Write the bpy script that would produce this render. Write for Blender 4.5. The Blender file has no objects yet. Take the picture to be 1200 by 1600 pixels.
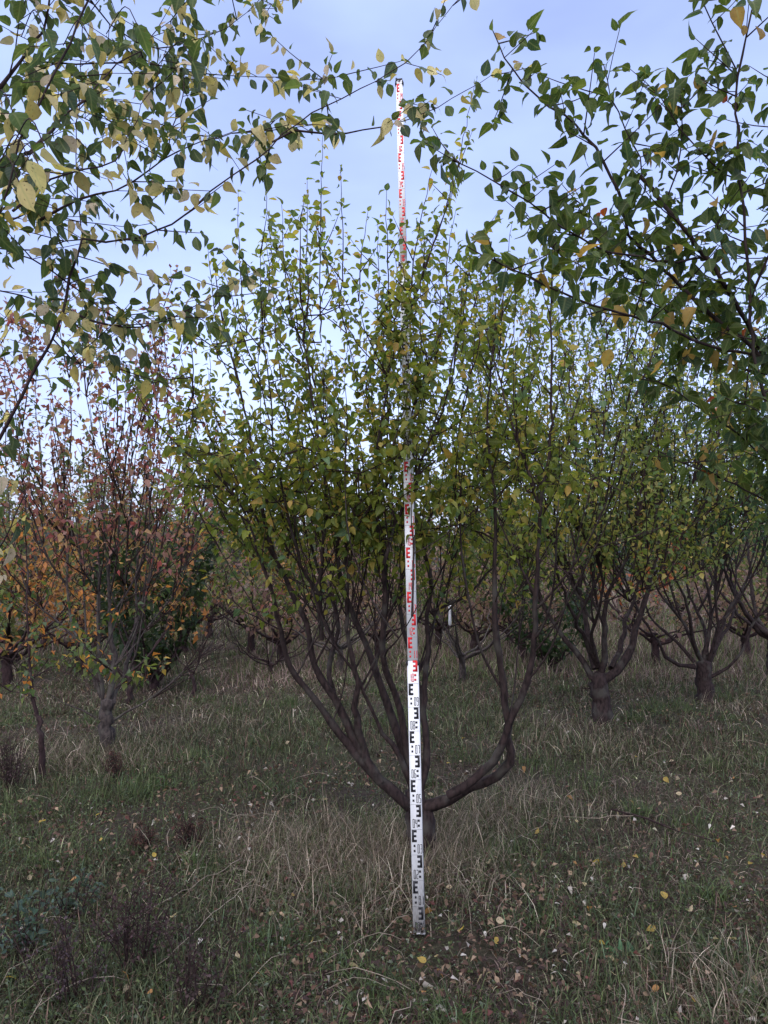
import bpy, math
import numpy as np
from mathutils import Vector

S = bpy.context.scene
COL = S.collection
R = math.radians
rng = np.random.default_rng(11)

# ------------------------------------------------------------------ camera
F = 1202.0                      # focal length in photo pixels (1200 x 1600)
PITCH = R(3.5)
CAMZ = 1.53
cam_d = bpy.data.cameras.new('camera')
cam = bpy.data.objects.new('camera', cam_d); COL.objects.link(cam)
cam.location = (0, 0, CAMZ)
cam.rotation_euler = (R(90) + PITCH, 0, 0)
cam_d.sensor_fit = 'VERTICAL'; cam_d.sensor_height = 24.0
cam_d.lens = 24.0 * F / 1600.0
cam_d.clip_start = 0.05; cam_d.clip_end = 2000
S.camera = cam
S.render.resolution_x, S.render.resolution_y = 768, 1024

# ------------------------------------------------------------------ world, sun, exposure
SUN_EL, SUN_AZ = R(38), R(200)          # azimuth clockwise from +Y: behind the camera
W = bpy.data.worlds.new('World'); S.world = W; W.use_nodes = True
nt = W.node_tree; N = nt.nodes; L = nt.links
for n in list(N): N.remove(n)
out = N.new('ShaderNodeOutputWorld'); bg = N.new('ShaderNodeBackground')
sky = N.new('ShaderNodeTexSky'); sky.sky_type = 'NISHITA'; sky.sun_disc = False
sky.sun_elevation = SUN_EL; sky.sun_rotation = SUN_AZ
sky.air_density = 1.0; sky.dust_density = 2.5; sky.ozone_density = 3.0
tc = N.new('ShaderNodeTexCoord'); sep = N.new('ShaderNodeSeparateXYZ')
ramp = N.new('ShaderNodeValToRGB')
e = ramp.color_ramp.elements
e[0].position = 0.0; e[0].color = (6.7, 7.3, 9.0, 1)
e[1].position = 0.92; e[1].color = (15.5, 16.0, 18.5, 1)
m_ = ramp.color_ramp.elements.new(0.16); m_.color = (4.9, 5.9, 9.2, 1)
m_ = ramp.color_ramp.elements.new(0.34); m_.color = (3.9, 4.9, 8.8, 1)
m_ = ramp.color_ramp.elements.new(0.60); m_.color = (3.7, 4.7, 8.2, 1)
cn = N.new('ShaderNodeTexNoise'); cn.inputs['Scale'].default_value = 1.7; cn.inputs['Detail'].default_value = 5
cmap = N.new('ShaderNodeMapping'); cmap.inputs['Scale'].default_value = (1, 1, 2.5)
cr = N.new('ShaderNodeMapRange'); cr.inputs['From Min'].default_value = .3; cr.inputs['From Max'].default_value = .75
cr.inputs['To Min'].default_value = .70; cr.inputs['To Max'].default_value = 1.32
vm = N.new('ShaderNodeVectorMath'); vm.operation = 'SCALE'
mix = N.new('ShaderNodeMix'); mix.data_type = 'RGBA'; mix.inputs['Factor'].default_value = 0.88
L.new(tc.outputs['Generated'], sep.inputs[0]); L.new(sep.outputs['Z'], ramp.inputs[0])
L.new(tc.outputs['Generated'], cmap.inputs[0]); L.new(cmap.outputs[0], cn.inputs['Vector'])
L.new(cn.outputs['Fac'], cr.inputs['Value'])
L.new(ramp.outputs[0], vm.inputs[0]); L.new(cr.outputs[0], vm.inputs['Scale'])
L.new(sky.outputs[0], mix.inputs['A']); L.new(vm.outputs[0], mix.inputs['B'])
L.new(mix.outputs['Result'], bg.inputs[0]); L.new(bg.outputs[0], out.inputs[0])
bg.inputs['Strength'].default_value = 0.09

sd = bpy.data.lights.new('sun', 'SUN'); sd.energy = 1.5; sd.angle = R(70); sd.color = (1.0, .93, .86)
sun = bpy.data.objects.new('sun', sd); COL.objects.link(sun)
dv = Vector((math.sin(SUN_AZ)*math.cos(SUN_EL), math.cos(SUN_AZ)*math.cos(SUN_EL), math.sin(SUN_EL)))
sun.rotation_euler = dv.to_track_quat('Z', 'Y').to_euler(); sun.location = (0, 0, 20)
S.view_settings.view_transform = 'Standard'; S.view_settings.look = 'None'
S.view_settings.exposure = 0.86; S.view_settings.gamma = 1.0
S.render.engine = 'CYCLES'

# ------------------------------------------------------------------ helpers
cp, sp = math.cos(PITCH), math.sin(PITCH)
def P(px, py, Y):
    """world point seen at photo pixel (px, py), at horizontal distance Y"""
    a = (px-600)/F; b = (800-py)/F
    d = np.array([a, cp - b*sp, sp + b*cp]); t = Y/d[1]
    return np.array([d[0]*t, Y, CAMZ + d[2]*t])

def hsh(ix, iy, s):
    h = np.sin(ix*127.1 + iy*311.7 + s*74.7)*43758.5453
    return h - np.floor(h)
def noise2(x, y, s=0):
    x = np.asarray(x, float); y = np.asarray(y, float)
    ix, iy = np.floor(x), np.floor(y); fx, fy = x-ix, y-iy
    fx = fx*fx*(3-2*fx); fy = fy*fy*(3-2*fy)
    a = hsh(ix, iy, s); b = hsh(ix+1, iy, s); c = hsh(ix, iy+1, s); d = hsh(ix+1, iy+1, s)
    return (a*(1-fx)+b*fx)*(1-fy) + (c*(1-fx)+d*fx)*fy
def fbm(x, y, s=0, o=3):
    v = 0; a = .5
    for i in range(o):
        v = v + a*noise2(x*2**i, y*2**i, s+i); a *= .5
    return v/(1-.5**o)
def gz(x, y):
    """height of the ground"""
    x = np.asarray(x, float); y = np.asarray(y, float)
    h = .11*(fbm(x*.55, y*.55, 3)-.5) + .04*(fbm(x*2.5, y*2.5, 8)-.5)
    h = h*np.clip(1-(np.hypot(x, y)-20)/30, 0, 1)
    return h + np.clip(np.hypot(x, y)-40, 0, 200)*.004
def G(px, py):
    p1 = P(px, py, 1.0); d = p1 - np.array([0, 0, CAMZ]); z = 0.
    for _ in range(6):
        t = (z-CAMZ)/d[2]; z = float(gz(d[0]*t, d[1]*t))
    return np.array([d[0]*t, d[1]*t, z])

def mesh_obj(name, V, faces, mat, parent=None, tint=None, smooth=True):
    """V (n,3); faces: list of int arrays, each (k, 3) or (k, 4)"""
    me = bpy.data.meshes.new(name)
    V = np.asarray(V, np.float32)
    me.vertices.add(len(V)); me.vertices.foreach_set('co', V.ravel())
    tot = np.concatenate([np.full(len(f), f.shape[1], np.int32) for f in faces if len(f)])
    idx = np.concatenate([f.ravel() for f in faces if len(f)]).astype(np.int32)
    me.loops.add(len(idx)); me.loops.foreach_set('vertex_index', idx)
    me.polygons.add(len(tot))
    st = np.concatenate([[0], np.cumsum(tot)[:-1]]).astype(np.int32)
    me.polygons.foreach_set('loop_start', st)
    me.polygons.foreach_set('loop_total', tot)
    if smooth: me.polygons.foreach_set('use_smooth', np.ones(len(tot), bool))
    me.update(calc_edges=True); me.validate()
    if tint is not None:
        a = me.attributes.new('tint', 'FLOAT_COLOR', 'POINT')
        c = np.ones((len(V), 4), np.float32); c[:, :3] = tint
        a.data.foreach_set('color', c.ravel())
    me.materials.append(mat)
    o = bpy.data.objects.new(name, me); COL.objects.link(o)
    if parent is not None:
        o.parent = parent; o.location = -Vector(parent.location)
    return o

def tag(o, label=None, cat=None, group=None, kind=None):
    if label: o['label'] = label
    if cat: o['category'] = cat
    if group: o['group'] = group
    if kind: o['kind'] = kind
    return o
def thing(name, label, cat, loc, group=None):
    o = bpy.data.objects.new(name, None); COL.objects.link(o)
    o.location = [float(v) for v in loc]; o.empty_display_size = .2
    return tag(o, label, cat, group)

def nrm(v): return v/(np.linalg.norm(v, axis=-1, keepdims=True)+1e-12)

class Tubes:
    def __init__(s): s.V = []; s.F = []; s.n = 0
    def add(s, pts, rad, sides=5, knob=0.0, cap=True):
        pts = np.asarray(pts, float); rad = np.asarray(rad, float); n = len(pts)
        if n < 2: return
        T = nrm(np.gradient(pts, axis=0))
        ref = np.array([.31, .17, .93]) if abs(T[0] @ np.array([.31, .17, .93])) < .9 else np.array([1., 0, 0])
        A = nrm(np.cross(T, ref)); B = np.cross(T, A)
        th = np.arange(sides)*2*math.pi/sides
        rr = rad[:, None]*np.ones((n, sides))
        if knob: rr = rr*(1 + rng.normal(0, knob, (n, sides)))
        V = pts[:, None] + rr[..., None]*(np.cos(th)[None, :, None]*A[:, None] + np.sin(th)[None, :, None]*B[:, None])
        V = V.reshape(-1, 3)
        i = np.arange(n-1)[:, None]*sides; j = np.arange(sides)[None]; k = (j+1) % sides
        Fq = np.stack([i+j, i+k, i+sides+k, i+sides+j], -1).reshape(-1, 4) + s.n
        s.V.append(V); s.F.append(Fq); s.n += len(V)
        if cap:
            s.V.append(pts[-1:] + T[-1:]*rad[-1]*.6); b = s.n-sides
            Ft = np.stack([b+np.arange(sides), b+(np.arange(sides)+1) % sides, np.full(sides, s.n)], -1)
            s.F.append(Ft); s.n += 1
    def build(s, name, mat, parent=None):
        if not s.V: return None
        return mesh_obj(name, np.concatenate(s.V), s.F, mat, parent)

# leaf templates: x across, y along, z out of the blade
def leaf_template(hi):
    if hi:
        rows = [(.07, .23), (.26, .46), (.50, .48), (.73, .31), (.89, .12)]
    else:
        rows = [(.42, .5)]
    V = [(0, 0, 0)]
    for y, w in rows: V += [(-w, y, 1), (0, y, 0), (w, y, 1)]
    V.append((0, 1, 0)); V = np.array(V, float); n = len(V)-1
    tri = [(0, 2, 1), (0, 3, 2), (n, n-3, n-2), (n, n-2, n-1)]; quad = []
    for r in range(len(rows)-1):
        b = 1+3*r
        quad += [(b, b+1, b+4, b+3), (b+1, b+2, b+5, b+4)]
    return V, np.array(tri), np.array(quad, int).reshape(-1, 4)
TH, TL = leaf_template(True), leaf_template(False)

class Leaves:
    def __init__(s, spec): s.p = []; s.a = []; s.n = []; s.sz = []; s.c = []; s.spec = spec
    def add(s, pos, axis, size=None, col=None):
        sp_ = s.spec
        s.p.append(pos); s.a.append(axis)
        s.sz.append(size if size else sp_['size']*min(1.4, rng.lognormal(0, sp_.get('var', .22))))
        if col is None:
            pal = sp_['pal']
            h = rng.random()*sum(w for _, w in pal)
            for c, w in pal:
                h -= w
                if h <= 0: break
            col = c
        s.c.append(col)
    def along(s, pts, t0=0.0, spacing=None, droop=None, dens=1.0):
        """alternate leaves on petioles along a shoot"""
        sp_ = s.spec; spacing = (spacing or sp_['spacing'])/dens; droop = sp_['droop'] if droop is None else droop
        seg = np.diff(pts, axis=0); ln = np.linalg.norm(seg, axis=1); cum = np.concatenate([[0], np.cumsum(ln)])
        tot = cum[-1]; d = t0*tot + spacing*rng.random(); ph = rng.random()*6.28
        while d < tot:
            i = min(np.searchsorted(cum, d)-1, len(seg)-1); i = max(i, 0)
            t = seg[i]/ln[i]; q = pts[i] + t*(d-cum[i])
            ph += 2.4 + rng.normal(0, .4)
            side = np.cross(t, [math.cos(ph), math.sin(ph), .1]); side /= np.linalg.norm(side)+1e-9
            pet = side*.8 + t*.55; pet /= np.linalg.norm(pet)
            pos = q + pet*sp_['size']*.32
            ax = side*.75 + t*.35 + np.array([0, 0, -1])*max(0., droop+rng.normal(0, .45)) + rng.normal(0, .2, 3)
            s.add(pos, ax)
            d += spacing*rng.uniform(.6, 1.5)
        s.add(pts[-1], seg[-1]/ln[-1] + np.array([0, 0, -.35]) + rng.normal(0, .25, 3))
    def build(s, name, mat, parent=None, hi=True):
        if not s.p: return None
        T, tri, quad = TH if hi else TL
        p = np.array(s.p); a = nrm(np.array(s.a)); n = len(p)
        up = np.array([0, 0, 1.]) + rng.normal(0, .55, (n, 3))
        nn = nrm(up - (up*a).sum(1, keepdims=True)*a); x = np.cross(a, nn)
        sz = np.array(s.sz)[:, None]
        wid = rng.uniform(.5, .8, (n, 1)); fold = rng.uniform(.05, .5, (n, 1)); bend = rng.uniform(-.1, .95, (n, 1))
        twist = rng.normal(0, .25, (n, 1))
        X = T[None, :, 0]*wid; Y = T[None, :, 1]*np.ones((n, 1)); Z = np.abs(T[None, :, 0])*fold
        Z = Z - bend*Y**2 + twist*X*Y
        if hi: Z = Z + rng.normal(0, .025, Z.shape)
        V = p[:, None] + sz[..., None]*(X[..., None]*x[:, None] + Y[..., None]*a[:, None] + Z[..., None]*nn[:, None])
        c = np.array(s.c)[:, None]*rng.lognormal(0, .18, (n, 1, 1))*np.ones((1, len(T), 1))
        # autumn leaves: a little browner towards the margin
        c = c*(1 - .18*np.abs(T[None, :, 0:1]))
        off = (np.arange(n)*len(T))[:, None, None]
        fs = [(tri[None]+off).reshape(-1, 3)]
        if len(quad): fs.append((quad[None]+off).reshape(-1, 4))
        ob = mesh_obj(name, V.reshape(-1, 3), fs, mat, parent, c.reshape(-1, 3), smooth=False)
        if hi and len(ob.data.vertices) == n*len(T):
            at = ob.data.attributes.new('blade', 'FLOAT_VECTOR', 'POINT')
            bl = np.zeros((n, len(T), 3), np.float32); bl[..., 0] = np.abs(T[None, :, 0])*2; bl[..., 1] = T[None, :, 1]; bl[..., 2] = 1
            at.data.foreach_set('vector', bl.ravel())
        return ob

def smooth_path(pts, step=.05, jit=.0):
    pts = np.asarray(pts, float)
    if len(pts) < 3:
        n = max(2, int(np.linalg.norm(pts[-1]-pts[0])/step)+1)
        q = pts[0]+(pts[-1]-pts[0])*np.linspace(0, 1, n)[:, None]
    else:
        E = np.vstack([2*pts[0]-pts[1], pts, 2*pts[-1]-pts[-2]]); q = []
        for i in range(1, len(E)-2):
            p0, p1, p2, p3 = E[i-1:i+3]; n = max(1, int(np.linalg.norm(p2-p1)/step))
            for k in range(n):
                t = k/n
                q.append(.5*((2*p1)+(-p0+p2)*t+(2*p0-5*p1+4*p2-p3)*t*t+(-p0+3*p1-3*p2+p3)*t**3))
        q.append(E[-2]); q = np.array(q)
    if jit and len(q) > 2:
        q[1:-1] += rng.normal(0, jit, (len(q)-2, 3))
    return q

def grow(p, d, length, trop=.12, wig=.12, step=.06):
    p = np.array(p, float); d = nrm(np.array(d, float)); n = max(2, int(length/step)); st = length/n
    pts = [p.copy()]; w = rng.normal(0, wig, 3)
    for i in range(n):
        w = w*.6 + rng.normal(0, wig, 3)*.4
        d = d + w*.5; d[2] += trop*st/.06*.35; d = d/np.linalg.norm(d)
        p = p + d*st; pts.append(p.copy())
    return np.array(pts)

# ------------------------------------------------------------------ materials
def mat_new(name):
    m = bpy.data.materials.new(name); m.use_nodes = True
    return m, m.node_tree.nodes, m.node_tree.links, m.node_tree.nodes['Principled BSDF']
def leaf_mat(name, trans=.48, rough=.5, spec=.35):
    m, n, l, b = mat_new(name)
    at = n.new('ShaderNodeAttribute'); at.attribute_name = 'tint'
    ns = n.new('ShaderNodeTexNoise'); ns.inputs['Scale'].default_value = 70; ns.inputs['Detail'].default_value = 3
    mr = n.new('ShaderNodeMapRange'); mr.inputs['To Min'].default_value = .7; mr.inputs['To Max'].default_value = 1.3
    sc = n.new('ShaderNodeVectorMath'); sc.operation = 'SCALE'
    tcx = n.new('ShaderNodeTexCoord'); l.new(tcx.outputs['Object'], ns.inputs['Vector']); ns.inputs['Scale'].default_value = 55
    # brown spots
    n3 = n.new('ShaderNodeTexNoise'); n3.inputs['Scale'].default_value = 190; n3.inputs['Detail'].default_value = 2; l.new(tcx.outputs['Object'], n3.inputs['Vector'])
    m3 = n.new('ShaderNodeMapRange'); m3.inputs['From Min'].default_value = .62; m3.inputs['From Max'].default_value = .70; m3.inputs['To Max'].default_value = .75; l.new(n3.outputs['Fac'], m3.inputs['Value'])
    mxs = n.new('ShaderNodeMix'); mxs.data_type = 'RGBA'; mxs.inputs['B'].default_value = (.10, .06, .03, 1); l.new(m3.outputs[0], mxs.inputs['Factor']); l.new(at.outputs['Color'], mxs.inputs['A'])
    # pale midrib and side veins
    bl = n.new('ShaderNodeAttribute'); bl.attribute_name = 'blade'; sx = n.new('ShaderNodeSeparateXYZ'); l.new(bl.outputs['Vector'], sx.inputs[0])
    md = n.new('ShaderNodeMapRange'); md.inputs['From Min'].default_value = .16; md.inputs['From Max'].default_value = .03; md.inputs['To Max'].default_value = .32; l.new(sx.outputs['X'], md.inputs['Value'])
    va = n.new('ShaderNodeMath'); va.operation = 'MULTIPLY_ADD'; va.inputs[1].default_value = -.28; l.new(sx.outputs['X'], va.inputs[0]); l.new(sx.outputs['Y'], va.inputs[2])
    vb = n.new('ShaderNodeMath'); vb.operation = 'MULTIPLY'; vb.inputs[1].default_value = 40; l.new(va.outputs[0], vb.inputs[0])
    vc = n.new('ShaderNodeMath'); vc.operation = 'SINE'; l.new(vb.outputs[0], vc.inputs[0])
    vd = n.new('ShaderNodeMapRange'); vd.inputs['From Min'].default_value = .55; vd.inputs['From Max'].default_value = 1; vd.inputs['To Max'].default_value = .13; l.new(vc.outputs[0], vd.inputs['Value'])
    ve = n.new('ShaderNodeMath'); ve.operation = 'MAXIMUM'; l.new(md.outputs[0], ve.inputs[0]); l.new(vd.outputs[0], ve.inputs[1])
    vf = n.new('ShaderNodeMath'); vf.operation = 'MULTIPLY'; l.new(ve.outputs[0], vf.inputs[0]); l.new(sx.outputs['Z'], vf.inputs[1])
    vg = n.new('ShaderNodeMix'); vg.data_type = 'RGBA'; vg.inputs['B'].default_value = (.30, .32, .14, 1); l.new(vf.outputs[0], vg.inputs['Factor']); l.new(mxs.outputs['Result'], vg.inputs['A'])
    l.new(ns.outputs['Fac'], mr.inputs['Value']); l.new(vg.outputs['Result'], sc.inputs[0]); l.new(mr.outputs[0], sc.inputs['Scale'])
    l.new(sc.outputs[0], b.inputs['Base Color']); b.inputs['Roughness'].default_value = rough
    b.inputs['Specular IOR Level'].default_value = spec*.65
    if trans:
        tr = n.new('ShaderNodeBsdfTranslucent'); mx = n.new('ShaderNodeMixShader'); mx.inputs[0].default_value = trans
        sc2 = n.new('ShaderNodeVectorMath'); sc2.operation = 'MULTIPLY'; sc2.inputs[1].default_value = (1.5, 1.5, .9)
        l.new(sc.outputs[0], sc2.inputs[0]); l.new(sc2.outputs[0], tr.inputs['Color'])
        l.new(b.outputs[0], mx.inputs[1]); l.new(tr.outputs[0], mx.inputs[2])
        l.new(mx.outputs[0], n['Material Output'].inputs['Surface'])
    return m
def bark_mat(name, c1, c2, c3):
    m, n, l, b = mat_new(name)
    tcn = n.new('ShaderNodeTexCoord')
    mp = n.new('ShaderNodeMapping'); mp.inputs['Scale'].default_value = (1, 1, .35)
    n1 = n.new('ShaderNodeTexNoise'); n1.inputs['Scale'].default_value = 60; n1.inputs['Detail'].default_value = 6
    n2 = n.new('ShaderNodeTexNoise'); n2.inputs['Scale'].default_value = 9; n2.inputs['Detail'].default_value = 4
    rp = n.new('ShaderNodeValToRGB'); rp.color_ramp.elements[0].position = .35; rp.color_ramp.elements[0].color = (*c1, 1)
    rp.color_ramp.elements[1].position = .65; rp.color_ramp.elements[1].color = (*c2, 1)
    r2 = n.new('ShaderNodeValToRGB'); r2.color_ramp.elements[0].position = .52; r2.color_ramp.elements[1].position = .68
    mx = n.new('ShaderNodeMix'); mx.data_type = 'RGBA'; mx.inputs['B'].default_value = (*c3, 1)
    bp = n.new('ShaderNodeBump'); bp.inputs['Strength'].default_value = .7; bp.inputs['Distance'].default_value = .006
    l.new(tcn.outputs['Object'], mp.inputs[0]); l.new(mp.outputs[0], n1.inputs['Vector']); l.new(tcn.outputs['Object'], n2.inputs['Vector'])
    l.new(n1.outputs['Fac'], rp.inputs[0]); l.new(n2.outputs['Fac'], r2.inputs[0])
    l.new(r2.outputs[0], mx.inputs['Factor']); l.new(rp.outputs[0], mx.inputs['A'])
    l.new(mx.outputs['Result'], b.inputs['Base Color']); l.new(n1.outputs['Fac'], bp.inputs['Height']); l.new(bp.outputs[0], b.inputs['Normal'])
    b.inputs['Roughness'].default_value = .85; b.inputs['Specular IOR Level'].default_value = .2
    return m
def plain(name, col, rough=.5, spec=.4, var=.0, scale=30):
    m, n, l, b = mat_new(name)
    b.inputs['Roughness'].default_value = rough; b.inputs['Specular IOR Level'].default_value = spec
    ns = n.new('ShaderNodeTexNoise'); ns.inputs['Scale'].default_value = scale; ns.inputs['Detail'].default_value = 5
    rp = n.new('ShaderNodeValToRGB')
    rp.color_ramp.elements[0].position = .3; rp.color_ramp.elements[1].position = .7
    rp.color_ramp.elements[0].color = (*[c*(1-var) for c in col], 1); rp.color_ramp.elements[1].color = (*[min(1, c*(1+var)) for c in col], 1)
    l.new(ns.outputs['Fac'], rp.inputs[0]); l.new(rp.outputs[0], b.inputs['Base Color'])
    return m
M_LEAF = leaf_mat('leaf')
M_DRY = leaf_mat('dry_blade', .2, .7, .2)
M_BARK = bark_mat('bark', (.014, .009, .009), (.046, .030, .028), (.060, .053, .046))
M_BARKR = bark_mat('bark_reddish', (.018, .010, .012), (.045, .026, .026), (.055, .042, .04))
M_BARKG = bark_mat('bark_grey', (.030, .024, .024), (.085, .068, .062), (.09, .084, .072))
M_TWIG = bark_mat('twig_bark', (.018, .010, .010), (.042, .024, .023), (.05, .036, .032))

# ------------------------------------------------------------------ ground
def build_ground():
    def axis(lim, near, st):
        a = list(np.arange(0, near, st)); v = near
        while v < lim: a.append(v); v += max(st, (v-near)*.25+st)
        a.append(lim); return np.array(a)
    ax = axis(700, 9, .12); xs = np.concatenate([-ax[::-1][:-1], ax]); ay = axis(700, 16, .12)
    ys = np.concatenate([-axis(60, 2, .5)[::-1][:-1], ay])
    X, Y = np.meshgrid(xs, ys); V = np.stack([X.ravel(), Y.ravel(), gz(X, Y).ravel()], 1)
    nx, ny = len(xs), len(ys); i = np.arange(ny-1)[:, None]*nx; j = np.arange(nx-1)[None]
    Fq = np.stack([i+j, i+j+1, i+nx+j+1, i+nx+j], -1).reshape(-1, 4)
    m, n, l, b = mat_new('orchard_soil')
    t = n.new('ShaderNodeTexCoord')
    n1 = n.new('ShaderNodeTexNoise'); n1.inputs['Scale'].default_value = 1.1; n1.inputs['Detail'].default_value = 6
    n2 = n.new('ShaderNodeTexNoise'); n2.inputs['Scale'].default_value = 38; n2.inputs['Detail'].default_value = 8; n2.inputs['Roughness'].default_value = .7
    r1 = n.new('ShaderNodeValToRGB'); e = r1.color_ramp.elements
    e[0].position = .35; e[0].color = (.040, .032, .026, 1); e[1].position = .68; e[1].color = (.040, .052, .020, 1)
    r2 = n.new('ShaderNodeValToRGB'); e = r2.color_ramp.elements
    e[0].position = .38; e[0].color = (.022, .018, .015, 1); e[1].position = .72; e[1].color = (.12, .095, .07, 1)
    mx = n.new('ShaderNodeMix'); mx.data_type = 'RGBA'; mx.inputs['Factor'].default_value = .5
    bp = n.new('ShaderNodeBump'); bp.inputs['Strength'].default_value = .9; bp.inputs['Distance'].default_value = .02
    l.new(t.outputs['Object'], n1.inputs['Vector']); l.new(t.outputs['Object'], n2.inputs['Vector'])
    l.new(n1.outputs['Fac'], r1.inputs[0]); l.new(n2.outputs['Fac'], r2.inputs[0])
    l.new(r1.outputs[0], mx.inputs['A']); l.new(r2.outputs[0], mx.inputs['B']); l.new(mx.outputs['Result'], b.inputs['Base Color'])
    l.new(n2.outputs['Fac'], bp.inputs['Height']); l.new(bp.outputs[0], b.inputs['Normal'])
    b.inputs['Roughness'].default_value = .95; b.inputs['Specular IOR Level'].default_value = .1
    o = mesh_obj('ground', V, [Fq], m); tag(o, kind='structure')
build_ground()

# ------------------------------------------------------------------ grass and ground cover
def wedge(n, y0, y1, side=1.0, power=1.0):
    """random points over the visible strip of ground (plus a margin to either side)"""
    u = rng.random(n)**power; y = y0*(y1/y0)**u if power == 1 else y0+(y1-y0)*u
    hw = y*.53+side
    return (rng.random(n)*2-1)*hw, y
def blades(name, X, Y, h, w, lean, col, colv, mat, label, cat, zoff=-.01, curl=1.0, jit=.2):
    n = len(X)
    close = np.hypot(X-.145, (Y-3.18)*.7) < .13      # trodden flat where the rod stands
    h = np.where(close, h*.5, h); base = np.stack([X, Y, gz(X, Y)+zoff], 1)
    az = rng.random(n)*2*math.pi; d = np.stack([np.cos(az), np.sin(az), np.zeros(n)], 1)
    s_az = az+math.pi/2+rng.normal(0, .5, n); s = np.stack([np.cos(s_az), np.sin(s_az), rng.normal(0, .2, n)], 1)
    lean = lean[:, None]; h = h[:, None]; w = w[:, None]
    up = np.array([0, 0, 1.])
    k1 = base + h*.45*(np.cos(lean*.5)*up + np.sin(lean*.5)*d)
    k2 = k1 + h*.35*(np.cos(lean*curl)*up + np.sin(lean*curl)*d)
    k3 = k2 + h*.30*(np.cos(lean*1.5*curl)*up + np.sin(lean*1.5*curl)*(d+rng.normal(0, jit, (n, 3))))
    zmin = gz(k3[:, 0], k3[:, 1])+.006; k3[:, 2] = np.maximum(k3[:, 2], zmin)
    V = np.stack([base-s*w*.5, base+s*w*.5, k1-s*w*.45, k1+s*w*.45, k2-s*w*.3, k2+s*w*.3, k3], 1).reshape(-1, 3)
    o = (np.arange(n)*7)[:, None]
    q = np.concatenate([np.array([[0, 1, 3, 2]])+o, np.array([[2, 3, 5, 4]])+o]); t = np.array([[4, 5, 6]])+o
    c = np.repeat(col*rng.lognormal(0, colv, (n, 1)), 7, axis=0)
    ob = mesh_obj(name, V, [q, t], mat, None, c, smooth=False)
    return tag(ob, label, cat, kind='stuff')
def choose(pal, n):
    C = np.array([c for c, _ in pal]); w = np.array([w for _, w in pal], float); w /= w.sum()
    return C[rng.choice(len(C), n, p=w)]

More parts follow.
